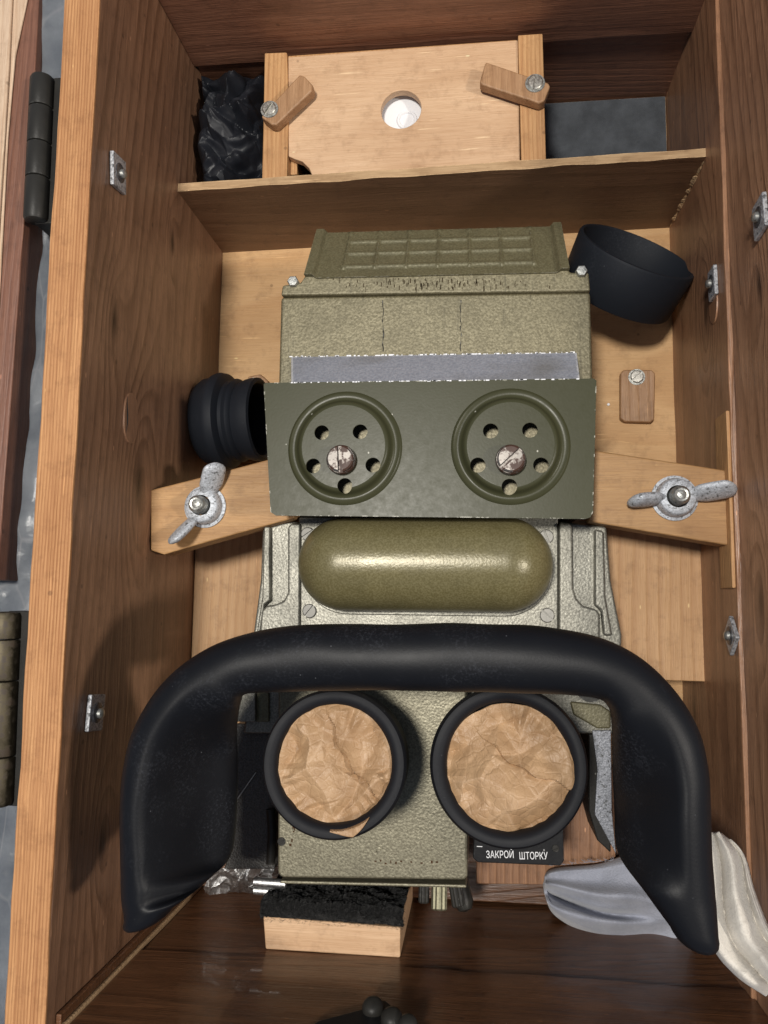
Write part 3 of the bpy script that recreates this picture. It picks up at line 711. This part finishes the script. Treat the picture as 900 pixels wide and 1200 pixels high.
# cover plate with two pierced domes
zp = .150
C1, C2 = Z(404, 525, zp), Z(598, 523, zp)
def cut(o, cutters):
    for (c, r, z0, z1) in cutters: pass
    b = bmesh.new()
    for (c, r, z0, z1) in cutters: lathe_bm(b, [(0, z0), (r, z0), (r, z1), (0, z1)], 40, Matrix.Translation((c[0], c[1], 0)))
    bmesh.ops.recalc_face_normals(b, faces=b.faces)
    me = D.meshes.new('cut'); b.to_mesh(me); b.free(); k = D.objects.new('cut', me); COL.objects.link(k)
    md = o.modifiers.new('x', 'BOOLEAN'); md.operation = 'DIFFERENCE'; md.solver = 'EXACT'; md.object = k
    dg = bpy.context.evaluated_depsgraph_get(); dg.update()
    nm = D.meshes.new_from_object(o.evaluated_get(dg)); o.modifiers.clear(); old = o.data; o.data = nm; nm.name = o.name
    D.objects.remove(k); D.meshes.remove(old)
    for p in nm.polygons: p.use_smooth = True
    nm.set_sharp_from_angle(angle=R(35))
    wn = o.modifiers.new('w', 'WEIGHTED_NORMAL'); wn.keep_sharp = True; wn.weight = 80
pl_pts = pxs([(309, 450), (312, 448.5), (695, 443.5), (699, 446), (695, 600), (692, 606), (686, 608), (323, 604), (317, 600)], zp)
b = bmesh.new(); prism_bm(b, pl_pts, zp - .0016)
# folded side edges
plate = put('cover_plate', b, M['green'], sight, 0)
cut(plate, [((C1.x, C1.y), .0285, zp - .01, zp + .01), ((C2.x, C2.y), .0285, zp - .01, zp + .01)])
q = [Vector((p.x, p.y, zp - .0017)) for p in pl_pts]
for i, j in ((4, 3), (0, 8)):
    p0, p1 = q[i], q[j]; s_x = -.0014 if p0.x > 0 else .0014
    prism('side_fold', [p0, Vector((p0.x + s_x, p0.y, p0.z)), Vector((p1.x + s_x, p1.y, p1.z)), p1], zp - .013, M['green'], plate, .0004)
for C, holes, an, rs in ((C1, [(377, 507), (422, 506), (367, 546), (437, 545), (404, 569)], 1.62, 0), (C2, [(575, 505), (621, 504), (560, 545), (634, 545), (597, 570)], .75, 0)):
    prof = [(0, .0052), (.0229, .0052), (.0232, .0052), (.0243, .0049), (.0251, .0041), (.0257, .0028), (.0263, .0015), (.0272, .0006), (.0284, .0003), (.0297, .0006), (.0306, .0010), (.0314, .0006), (.0320, -.0001),
            (.0320, -.0008), (.0296, -.0008), (.0276, .0002), (.0250, .0018), (.0242, .0032), (.0215, .0040), (0, .0040)]
    b = bmesh.new(); lathe_bm(b, prof, 96, Matrix.Translation(C)); bmesh.ops.recalc_face_normals(b, faces=b.faces)
    dm = put('dome', b, M['green2'], plate, ang=60)
    wlz = world_loc(dm)
    cut(dm, [((Z(x, y, zp + .005).x, Z(x, y, zp + .005).y), .0041, zp - .01, zp + .02) for x, y in holes])
    sp = Z(401 if C is C1 else 598, 540, zp + .0052)
    sp = Vector((sp.x, sp.y, zp + .0052))
    b = bmesh.new()
    N = 48
    lathe_bm(b, [(.0076, 0), (.0080, .0008), (.0080, .0042), (.0074, .0052), (0, .0052)], 40, Matrix.Translation(sp))
    put('screw_collar', b, M['rusty'], dm)
    screw('screw', sp + Vector((0, 0, .0052)), .0072, .0028, an, M['rusty'], dm)
    lathe('under_disc', [(0, .0), (.027, .0), (.027, -.006), (0, -.006)], M['ham_up'], plate, loc=(C.x, C.y, zp - .009), seg=40)
prism('inner_block', pxs([(318, 462), (692, 458), (690, 598), (322, 598)], .134), .05, M['ham_up'], sight, bevel=.001)
# zinc flange rising behind the plate
b = bmesh.new()
f0, f1_, f2, f3 = Z(341, 418, .131), Z(676, 413, .131), Z(680, 446.5, .1485), Z(341, 450.5, .1485)
n_ = Vector((0, -.0004, -.0012)); vv = [b.verts.new(p) for p in (f0, f1_, f2, f3)] + [b.verts.new(p + n_) for p in (f0, f1_, f2, f3)]
for f in ((0,1,2,3),(7,6,5,4),(0,4,5,1),(1,5,6,2),(2,6,7,3),(3,7,4,0)): b.faces.new([vv[i] for i in f])
s = NT('flange_paint'); e = s.math('MULTIPLY', s.edge(.0022), s.ramp(s.noise(s.obj, 260, 3), [(.38, 0.), (.52, 8.)]), clamp=True)
nz = s.noise(s.obj, 700, 3, .6); ed = s.noise(s.mapping((1, 2, 1)), 25, 3)
c = s.mix(s.ramp(nz, [(.35, 0.), (.65, 1.)]), (.27, .29, .34), (.39, .41, .46)); c = s.mix(s.math('MULTIPLY', s.ramp(ed, [(.5, 0.), (.75, 1.)]), .6), c, (.17, .16, .14)); c = s.mix(e, c, (.85, .85, .83))
s.out(c, .38, .3, s.bump(nz, .0001, 1))
put('flange', b, s.m, sight, .0005)
b = bmesh.new()
for k in range(95):
    t = random.random(); p = f0.lerp(f1_, t) + Vector((0, random.uniform(-.0002, .0003), .0001)); w2 = random.uniform(.0002, .0016) * (1 if random.random() < .4 else .4)
    box(b, p.x - w2, p.x + w2, p.y - random.uniform(.0003, .0008), p.y + .0002, p.z - .0004, p.z + .0002)
for k in range(60):
    t = random.random(); p = f3.lerp(f2, t); w2 = random.uniform(.0001, .0012); yy = pl_pts[1].lerp(pl_pts[2], min(1, max(0, (p.x - pl_pts[1].x) / (pl_pts[2].x - pl_pts[1].x)))).y
    box(b, p.x - w2, p.x + w2, yy - random.uniform(.0002, .0006), yy + .00012, zp - .0005, zp + .0001)
o = put('paint_chips', b, M['white'], sight); o['kind'] = 'stuff'
bx('flange_web', (f0.x + .0005, f1_.x - .0005, f0.y - .0015, f0.y - .0003, .1165, .1305), M['ham_up'], sight, .0003)
# lower housing
lh = prism('lower_housing', pxs([(308, 611), (352, 611), (352, 740), (655, 740), (655, 611), (711, 617), (716, 680), (729, 745), (722, 860), (285, 860), (297, 740), (305, 680)], .106)[::-1], .0392, M['ham_lo'], sight, bevel=.0015)
lh.data.update()
prism('capsule_plate', pxs([(350, 606), (654, 606), (654, 745), (350, 745)], .109), .06, M['ham_lo'], sight, bevel=.0008)
def raised(pts, z=.1125, name='raised_rib', m='ham_lo'): return prism(name, pxs(pts, z), .104, M[m], sight, bevel=.0014, seg=3)
raised([(655, 613), (668, 613), (671, 618), (672, 690), (676, 702), (684, 710), (699, 714), (703, 720), (703, 760), (655, 760)])
raised([(697, 620), (708, 622), (710, 700), (718, 745), (708, 745), (705, 716), (697, 709)], .1118)
raised([(352, 613), (341, 613), (337, 618), (337, 695), (332, 704), (323, 708), (312, 710), (306, 716), (303, 760), (351, 760)][::-1])
raised([(316, 617), (309, 617), (307, 700), (300, 745), (304, 745), (310, 708), (316, 704)][::-1], .1118)
for px, py, an in ((363, 716, .9), (641, 721, -.75), (640, 629, -1.2), (361, 626, .6)):
    screw('corner_screw', Z(px, py, .109), .0042, .0016, an, M['slotw'], sight)
# capsule
c0 = Z(350, 661, .124); c1 = Z(648, 661, .124); rad = .0268
cy = (Z(500, 604, .124).y + Z(500, 720, .124).y) / 2
prof = [(0, 0)] + [(rad * math.sin(a_), rad - rad * math.cos(a_)) for a_ in [PI/2*i/16 for i in range(1, 17)]]
L = c1.x - c0.x
prof += [(rad, rad + (L - 2*rad) * i / 6) for i in range(1, 6)] + [(r_, L - z_) for r_, z_ in prof[::-1][:17]]
lathe('capsule', prof, M['capsule'], sight, loc=Vector((c0.x, cy, .1225)), axis=(1, .004, 0), seg=72)
b = bmesh.new(); N = 24; pts_ = []
for sx, an0 in ((1, -PI/2), (-1, PI/2)):
    for i in range(N + 1):
        a_ = an0 + PI * i / N; cx = (c1.x - rad) if sx > 0 else (c0.x + rad)
        pts_.append(Vector((cx + (rad + .0012) * math.cos(a_), cy - .001 + (rad + .0012) * math.sin(a_), .1112)))
prism_bm(b, pts_, .1085); put('capsule_skirt', b, M['ham_lo'], sight, .0006)
# eyepiece housing
eh = prism('eyepiece_housing', pxs([(326, 760), (547, 760), (548, 1027), (545, 1032), (330, 1029), (325, 1024)], .130), .0392, M['ham_eye'], sight, bevel=.0016)
prism('bottom_lip', pxs([(328, 1032), (546, 1037), (547, 1041), (328, 1036)], .124), .05, M['ham_eye'], sight, bevel=.0008)
screw('cover_screw', Z(330, 986, .130), .0023, .0007, .6, M['darkm'], sight)
screw('cover_screw', Z(444, 996, .130), .0018, .0005, .2, M['ham_eye'], sight)
# worn stamped marks: tiny pits in the face
mw = metal('worn_brown', (.16, .09, .05), .7)
for cx, cy_, vert in ((440, 1010, 0), (337, 975, 1)):
    b = bmesh.new()
    for i in range(13):
        px = cx + (i * 6 if not vert else random.uniform(0, 9)); py = cy_ + (random.uniform(-2, 2) if not vert else i * 2.6 - 16)
        if random.random() < .3: continue
        p = Z(px, py, .1301); w2 = random.uniform(.0002, .0007); h2 = random.uniform(.0003, .0008); box(b, p.x - w2, p.x + w2, p.y - h2, p.y + h2, .1299, .13006)
    o = put('worn_marks', b, mw, eh); o['kind'] = 'stuff'
# blocks flanking the eyepieces
prism('shoulder_block', pxs([(277, 812), (299, 812), (299, 846), (277, 846)], .112), .05, M['ham_lo'], sight, bevel=.0006)
prism('shoulder_block', pxs([(299.5, 812), (315, 812), (315, 846), (299.5, 846)], .108), .05, M['ham_top'], sight, bevel=.0006)
prism('shoulder_block', pxs([(668, 822), (704, 826), (716, 834), (716, 854), (700, 854), (672, 838)], .108), .05, M['ham_top'], sight, bevel=.0012)
prism('side_shield', pxs([(276, 848), (322, 848), (322, 1019), (262, 1019), (272, 990)], .100), .0395, M['leather'], sight, bevel=.001)
b = bmesh.new(); tube_bm(b, [Z(277, 938, .1012), Z(300, 905, .1012)], .00035, 6); put('wire', b, M['screw'], sight)
b = bmesh.new(); tube_bm(b, [Z(317, 948, .104), Z(319, 975, .104), Z(317, 1012, .104)], .0026, 16); put('side_roller', b, M['darkm'], sight)
# right blade (triangular steel sheet on edge)
prism('steel_blade', pxs([(694, 856), (716, 856), (717, 950), (722, 1001), (697, 954), (700, 900)], .112), .1105, M['blade'], sight, bevel=.0003)
prism('side_shield', pxs([(690, 860), (716, 860), (716, 1000), (700, 985), (690, 950)], .100), .06, M['darkm'], sight, bevel=.001)
# label plate
lp = prism('label_plate', pxs([(556, 960), (660, 962), (661, 1009), (657, 1015), (560, 1011), (554, 1006)], .118), .112, M['blackp'], sight, bevel=.0008)
prism('label_arm', pxs([(560, 900), (655, 900), (652, 1000), (562, 1000)], .1115), .08, M['darkm'], sight, bevel=.0008)
def text(body, px, py, h, wpx, z, parent):
    cu = D.curves.new('t', 'FONT'); cu.body = body; cu.size = 1; cu.extrude = 0; cu.offset = 0
    o = D.objects.new('t', cu); COL.objects.link(o); dg = bpy.context.evaluated_depsgraph_get(); dg.update()
    me = D.meshes.new_from_object(o.evaluated_get(dg)); D.objects.remove(o)
    co = np.empty(len(me.vertices) * 3); me.vertices.foreach_get('co', co); co = co.reshape(-1, 3)
    co -= [co[:, 0].min(), 0, 0]; wd = co[:, 0].max()
    p0 = Z(px, py, z); p1 = Z(px + wpx, py, z); hh = (Z(px, py - h, z) - p0).length
    sx = (p1 - p0).length / wd; sy = hh / .72
    dx = (p1 - p0).normalized(); dy = Vector((-dx.y, dx.x, 0))
    co2 = np.array([p0 + dx * (c[0] * sx) + dy * (c[1] * sy) for c in co]); me.vertices.foreach_set('co', co2.ravel())
    return put('lettering', me, M['ink'], parent)
text('ЗАКРОЙ', 570, 1005.5, 8.5, 32, .1183, lp)
text('ШТОРКУ', 609, 1007, 8.5, 33, .1183, lp)
b = bmesh.new(); p = Z(562, 992, .1183); box(b, p.x - .0015, p.x + .0015, p.y - .0002, p.y + .0002, .1181, .1183); put('minus_mark', b, M['ink'], lp)
screw('plate_screw', Z(651, 994, .118), .0019, .0006, .4, M['darkm'], lp)
# bottom fittings
for px, py, r_, l_, ax_, m in ((515, 1047, .0044, .015, (0, -1, .3), 'knob'), (497, 1050, .0030, .010, (0, -1, .2), 'darkm'), (533, 1050, .0036, .012, (.2, -1, .2), 'darkm')):
    b = bmesh.new(); M4 = frame(Z(px, py - 14, .095), ax_); seg = 24
    for zz0, zz1 in ((0, l_),):
        rings = []
        for z_, k in ((0, 1), (l_ - .0008, 1), (l_, .85)):
            rings.append([b.verts.new(M4 @ Vector(((r_ * k * (1 + (.06 if i % 2 else -.06))) * math.cos(2*PI*i/seg), (r_ * k * (1 + (.06 if i % 2 else -.06))) * math.sin(2*PI*i/seg), z_))) for i in range(seg)])
        for A, B in zip(rings, rings[1:]):
            for i in range(seg): b.faces.new((A[i], A[(i+1)%seg], B[(i+1)%seg], B[i]))
        b.faces.new(rings[-1]); b.faces.new(rings[0][::-1])
    put('knob', b, M[m], sight, ang=20)
b = bmesh.new(); M4 = frame(Z(543, 1056, .07), (.3, -1, .4)); lathe_bm(b, [(0, .006), (.004, .005), (.006, .001), (.006, -.012)], 12, M4); put('knob', b, M['darkm'], sight)
for dy_, zz in ((0, .086), (10, .078)):
    b = bmesh.new(); tube_bm(b, [Z(298, 1033 + dy_, zz), Z(335, 1036 + dy_, zz)], .0026, 16); put('bright_pin', b, M['foil'], sight)

# eyepieces: barrel + eyecup
def eyepiece(base, top, R0, R1, zt, zb):
    ct = Z(*top, zt); cb = Z(*base, zb); axs = ct - cb; Lh = axs.length
    e = thing_part('eyepiece', sight, cb)
    lathe('barrel', [(0, 0), (R0, 0), (R0, Lh * .25), (R0 * .97, Lh * .3), (R0 * .9, Lh * .32), (R0 * .9, Lh * .6), (0, Lh * .6)], M['darkm'], e, loc=cb, axis=axs, seg=64)
    p = [(R0 * .96, Lh * .38), (R0 * 1.03, Lh * .44), (R0 * 1.03, Lh * .5), (R1 * .97, Lh * .58), (R1 * .985, Lh * .8), (R1, Lh * .92), (R1 * .985, Lh * .97), (R1 * .955, Lh), (R1 * .90, Lh * 1.005),
         (R1 * .84, Lh * .995), (R1 * .795, Lh * .965), (R1 * .78, Lh * .9), (R1 * .78, Lh * .6), (R0 * .8, Lh * .4)]
    lathe('rubber_cup', p, M['cuprub'], e, loc=cb, axis=axs, seg=96, closed=True)
    return ct, axs.normalized()
def thing_part(name, parent, loc):
    o = D.objects.new(name, None); COL.objects.link(o); o.parent = parent; o.location = Vector(loc) - world_loc(parent); o.empty_display_size = .01
    return o
ctL, axL = eyepiece((405, 885), (391, 895), .0345, .0352, .190, .131)
ctR, axR = eyepiece((590, 886), (596, 898), .0358, .0370, .192, .120)

def paper(ct, axs, Rr, sx, sy, seed, label, flap=None, dome=.002, off=(0, 0)):
    nr, na = 70, 220; rr_ = np.linspace(0, 1, nr + 1)[1:]; aa = np.linspace(0, 2*PI, na, endpoint=False)
    Rg, Ag = np.meshgrid(rr_, aa, indexing='ij')
    ext = np.ones_like(aa)
    r_ = np.random.RandomState(seed)
    for k in (3, 5, 9, 14, 23): ext += .007 * math.sqrt(3 / k) * np.sin(aa * k + r_.rand() * 6)
    if flap: ext += flap[1] * np.clip(1 - np.abs((aa - flap[0] + PI) % (2*PI) - PI) / flap[2], 0, 1)
    x = Rg * ext[None] * Rr * sx * np.cos(Ag); y = Rg * ext[None] * Rr * sy * np.sin(Ag)
    x = np.append(x.ravel(), 0.); y = np.append(y.ravel(), 0.)
    wx = x + .0012 * np.sin(y * 260 + seed); wy = y + .0012 * np.sin(x * 230 + 1)
    z1, d1 = tin(.015, 24, .0050, seed, Rr * 1.3)(wx, wy); z2, d2 = tin(.007, 80, .0020, seed + 1, Rr * 1.3)(wx, wy); z3, _ = tin(.004, 170, .0006, seed + 2, Rr * 1.3)(wx, wy)
    q = np.hypot(x / (Rr * sx), y / (Rr * sy))
    # radial pleats near the rim
    an = np.arctan2(y, x)
    pl = np.abs(((an * 9 / PI + .6 * np.sin(an * 3 + seed)) % 1) - .5) * 2
    z = z1 + z2 + z3 + dome * (1 - q * q) + (pl - .5) * .0024 * np.clip((q - .55) / .45, 0, 1)
    fm = np.clip(1 - np.abs((an - R(-72) + PI) % (2*PI) - PI) / .40, 0, 1) if flap else 0 * q
    over = np.clip((q - .975) / .03, 0, 1) * (fm > .12); z = z * (1 - np.clip((q - .85) / .15, 0, 1) * .6) + over * .0085
    # one long deep fold running down the sheet
    fx, fy, fa = (.30 * Rr, .05 * Rr, R(-58 if seed == 21 else -30)); t = (x - fx) * math.cos(fa) + (y - fy) * math.sin(fa); sd = -(x - fx) * math.sin(fa) + (y - fy) * math.cos(fa) + .0022 * np.sin(t * 110 + seed) + .0008 * np.sin(t * 420)
    am = np.exp(-(t / (.75 * Rr)) ** 2) * (1 if seed == 21 else .45)
    z += am * np.where(sd > 0, .0034 * np.exp(-sd / .0035), -.0014 * np.exp(sd / .0030))
    M4 = frame(ct, axs)
    # keep paper azimuth aligned with the picture axes
    qd = axs.to_track_quat('Z', 'Y').to_matrix(); ex = (Vector((1, 0, 0)) - axs * axs.x).normalized(); ey = axs.cross(ex)
    P = [ct + ex * (a_ + off[0]) + ey * (b_ + off[1]) + axs * (c_ - .0052) for a_, b_, c_ in zip(x, y, z)]
    me = D.meshes.new('paper'); fs = []
    for i in range(nr - 1):
        for j in range(na): k = (j + 1) % na; fs.append((i*na+j, (i+1)*na+j, (i+1)*na+k, i*na+k))
    ctr = nr * na
    for j in range(na): fs.append((ctr, j, (j+1) % na))
    me.from_pydata([tuple(p) for p in P], [], fs); me.update()
    at_ = me.attributes.new('crease', 'FLOAT', 'POINT')
    cr = np.clip(np.exp(-(d1 / .00045) ** 2) * .7 + .3 * np.exp(-(d2 / .00025) ** 2), 0, 1) * (.4 + .4 * np.sin(x * 170 + seed) * np.sin(y * 200)) 
    at_.data.foreach_set('value', cr.astype(np.float32))
    o = put('paper_cover', me, M['paper'], None, ang=16)
    md = o.modifiers.new('s', 'SOLIDIFY'); md.thickness = .00012; md.offset = 0
    return tag(o, label, 'paper cover', 'paper covers in the eyecups')
paper(ctL, axL, .0352 * .80, 1.0, 1.03, 21, 'crumpled waxed brown paper in the left eyecup, flap hanging over its rim', flap=(R(-72), .14, .36), off=(.0006, -.0008))
paper(ctR, axR, .0374 * .83, 1.06, 1.0, 40, 'crumpled waxed brown paper filling the right eyecup', off=(.0012, -.0028), dome=.005)

# brow pad
pairs = [((152, 1074), (203, 1064)), ((146, 1050), (236, 1038)), ((144, 1000), (268, 1008)), ((144, 950), (277, 970)), ((147, 900), (278, 920)),
 ((158, 855), (278, 882)), ((185, 810), (278, 848)), ((226, 770), (280, 826)), ((280, 745), (290, 813)), ((340, 733), (345, 810)), ((415, 731), (415, 809)), ((490, 731), (490, 809)), ((565, 731), (565, 811)),
 ((640, 734), (640, 813)), ((697, 745), (695, 818)), ((745, 768), (712, 829)), ((790, 808), (717, 850)), ((817, 852), (718, 882)), ((829, 900), (718, 920)), ((832, 950), (719, 952)),
 ((834, 1000), (725, 1000)), ((837, 1050), (757, 1048)), ((838, 1092), (785, 1086))]
def cr(P, n):
    P = [np.array(p, float) for p in P]; out_ = []
    Q = [2*P[0] - P[1]] + P + [2*P[-1] - P[-2]]
    for i in range(1, len(Q) - 2):
        for k in range(n):
            t = k / n; out_.append(.5 * ((2*Q[i]) + (Q[i+1]-Q[i-1])*t + (2*Q[i-1]-5*Q[i]+4*Q[i+1]-Q[i+2])*t*t + (3*Q[i]-Q[i-1]-3*Q[i+1]+Q[i+2])*t**3))
    out_.append(P[-1]); return out_
st = cr([(*a_, *b_) for a_, b_ in pairs], 7)
z0 = .243; r0 = .0138; nu = 26
b = bmesh.new(); rings = []
for k_, q in enumerate(st):
    tt = k_ / (len(st) - 1); arch = z0 - .006 * (abs(tt - .5) * 2) ** 2
    O = Z(q[0], q[1], arch - r0); zi = arch - .03
    for _ in range(6):
        I = Z(q[2], q[3], zi); w_ = (Vector((I.x, I.y)) - Vector((O.x, O.y))).length
        r_ = min(w_ / 2, r0); bl_ = smooth(2.0 * r0, 3.0 * r0, w_)
        zi = arch - r_ - bl_ * 1.15 * max(0, w_ - r_)
    I = Z(q[2], q[3], zi); d_ = Vector((I.x - O.x, I.y - O.y, 0)); w_ = d_.length; d_.normalize()
    top_, bot_ = [], []
    for i in range(nu + 1):
        th = PI * i / nu; u = w_ / 2 * (1 - math.cos(th)); e_r = r_; e_i = r_ * (1 - bl_) + .0035 * bl_
        env = 1.
        if u < e_r: env = math.sqrt(max(0, 1 - (1 - u / e_r) ** 2))
        v_ = w_ - u
        if v_ < e_i: env = min(env, math.sqrt(max(0, 1 - (1 - v_ / e_i) ** 2)))
        thk = 2 * r_ * (1 - bl_ * smooth(r_ * .9, r_ * 2.6, u)) + .0075 * bl_ * smooth(r_ * .9, r_ * 2.6, u)
        zc_ = arch - r_ - bl_ * 1.15 * max(0, u - r_)
        zc_ += bl_ * (thk / 2 - .0037) * 0
        x_, y_ = O.x + d_.x * u, O.y + d_.y * u
        top_.append((x_, y_, zc_ + thk * env / 2)); bot_.append((x_, y_, zc_ - thk * env / 2))
    rings.append([b.verts.new(p) for p in top_ + bot_[-2:0:-1]])
for A, B in zip(rings, rings[1:]):
    n = len(A)
    for i in range(n): b.faces.new((A[i], A[(i+1)%n], B[(i+1)%n], B[i]))
for ring, nb, flip in ((rings[0], rings[1], 0), (rings[-1], rings[-2], 1)):
    n = len(ring); c = sum((v.co for v in ring), Vector()) / n; cn = sum((v.co for v in nb), Vector()) / n
    dr = (c - cn).normalized(); dr.z = 0; prev = ring
    for s_k, push in ((.96, .0022), (.86, .0044), (.70, .0062), (.45, .0076), (.2, .0082)):
        cur = [b.verts.new(c + (v.co - c) * s_k + dr * push) for v in ring]
        for i in range(n): b.faces.new((prev[i], prev[(i+1)%n], cur[(i+1)%n], cur[i]))
        prev = cur
    b.faces.new(prev)
for v in b.verts:
    v.co += noise.noise_vector(v.co * 40) * .0006
bp = put('brow_pad', b, M['rubber'], sight, ang=70)
# posts carrying the brow pad
for px, py in ((330, 778), (660, 780)):
    b = bmesh.new(); p = Z(px, py, .11); tube_bm(b, [p, Vector((p.x * .99, p.y, .225))], .006, 16); put('pad_post', b, M['darkm'], sight)

# ------------------------------------------------------------------ foil and cloths
b = bmesh.new(); nx, ny = 90, 60; V = {}
q00, q10, q11, q01 = Z(245, 1018, .075), Z(322, 1012, .078), Z(318, 1046, .07), Z(240, 1046, .066)
uu, vv_ = np.meshgrid(np.linspace(0, 1, nx + 1), np.linspace(0, 1, ny + 1), indexing='ij')
gx, gy = uu.ravel() * .04 - .02, vv_.ravel() * .02 - .01
h1, _ = tin(.007, 60, .0032, 5, .022)(gx, gy); h2, _ = tin(.003, 200, .001, 6, .022)(gx, gy); hh_ = (h1 + h2).reshape(nx + 1, ny + 1)
for i in range(nx + 1):
    for j in range(ny + 1):
        u, v = i / nx, j / ny; p = q00.lerp(q10, u).lerp(q01.lerp(q11, u), v); wv_ = noise.noise(Vector((u * 6, v * 4, 2)))
        V[i, j] = b.verts.new(p + Vector((wv_ * .0015, noise.noise(Vector((u * 5, v * 3, 7))) * .003, hh_[i, j] + .003 * math.sin(v * PI))))
for i in range(nx):
    for j in range(ny): b.faces.new((V[i, j], V[i+1, j], V[i+1, j+1], V[i, j+1]))
bmesh.ops.solidify(b, geom=b.faces[:], thickness=.0002)
tag(put('foil_scrap', b, M['foil'], ang=15), 'crumpled silver foil at the lower left corner of the sight', 'foil')

def drape(name, L_, R_, zl, hfun, mat, label, n=90, m=70, zoff=None):
    """sheet between two edge curves, relief from hfun(u across, v along)"""
    W_ = (Z(*L_[0], .1) - Z(*R_[0], .1)).length; H_ = (Z(*L_[0], .1) - Z(*L_[-1], .1)).length
    a_ = cr(L_, 8); c_ = cr(R_, 8); b = bmesh.new(); V = {}
    def smp(Cv, t): f = t * (len(Cv) - 1); i = min(int(f), len(Cv) - 2); return Cv[i] + (Cv[i+1] - Cv[i]) * (f - i)
    for j in range(m + 1):
        v = j / m; pa, pb = smp(a_, v), smp(c_, v)
        for i in range(n + 1):
            u = i / n; q = pa + (pb - pa) * u; z = zl(v) + hfun(u, v)
            X_, Y_ = u * W_ * 55, v * H_ * 55; z += noise.noise(Vector((X_, Y_, 3))) * .0028 + (.5 - abs(noise.noise(Vector((X_ * 1.7, Y_ * 1.2, 8))))) * .0026 + noise.noise(Vector((X_ * 6, Y_ * 6, 3))) * .0003
            V[i, j] = b.verts.new(Z(q[0], q[1], z))
    for i in range(n):
        for j in range(m): b.faces.new((V[i, j], V[i+1, j], V[i+1, j+1], V[i, j+1]))
    # fringe of loose threads along the start edge
    o = put(name, b, mat, None, ang=80)
    md = o.modifiers.new('s', 'SOLIDIFY'); md.thickness = .0011; md.offset = -1
    return tag(o, label, 'cloth', 'cleaning cloths in the lower right corner')
def fold(x, c, w): return math.exp(-((x - c) / w) ** 2)
def hb(u, v):
    ed = min(1, min(u, 1 - u) / .14, min(v, 1-v) / .1); rnd = .013 * (1 - (1 - ed) ** 2)
    dip = .016 * fold(v - .22 * math.sin(u * 2), .46, .05) * smooth(.08, .3, u) * smooth(.85, .6, u)
    rid = .011 * fold(v - .3 * u, .26, .10) + .010 * fold(v + .2 * u, .85, .13) + .004 * math.sin(u * 9 + v * 5)
    return rnd - dip + rid * ed
drape('cleaning_cloth', [(636, 1036), (646, 1018), (700, 1012), (745, 1000), (800, 1010)], [(637, 1046), (651, 1074), (700, 1100), (760, 1109), (815, 1108)],
      lambda v: .035, lambda u, v: hb(v, u), M['cloth_b'], 'blue-grey cotton cloth bunched under the brow pad tip beside the lettered plate')
def hw(u, v):
    x = u * 2.1 + .15 * v; ed = min(1, min(u, 1 - u) / .06); lay = 0
    lay = .013 * abs(math.sin(PI * (x + .18 * math.sin(v * 3)))) ** .8 + .006 * u
    return .006 * (1 - (1 - ed) ** 2) + lay * ed * smooth(1.02, .9, v) + .004 * fold(v, .55, .2)
drape('cleaning_cloth', [(828, 975), (826, 1020), (826, 1070), (834, 1110), (862, 1144), (897, 1168)], [(846, 976), (872, 1000), (884, 1040), (900, 1082), (915, 1110), (925, 1150)],
      lambda v: .148 + .022 * v, hw, M['cloth_w'], 'folded off-white cotton cloth hanging in the lower right corner of the crate', m=90)

# loose threads at the torn upper edge of the blue-grey cloth
cb = [o for o in D.objects if o.name.startswith('cleaning_cloth')][0]
b = bmesh.new()
for k in range(46):
    px = random.uniform(642, 722); p = Z(px, 1015 - (px - 642) * .09, .040 + random.uniform(0, .006)); a_ = random.uniform(.3, 2.9); l_ = random.uniform(.002, .006)
    q = [p + Vector((math.cos(a_ + .5 * t) * l_ * t, math.sin(a_ + .5 * t) * l_ * t * .5, .0015 * math.sin(t * 3))) for t in (0, .35, .7, 1)]
    tube_bm(b, q, .00009, 4)
o = put('loose_threads', b, M['cloth_b'], cb); o['kind'] = 'stuff'
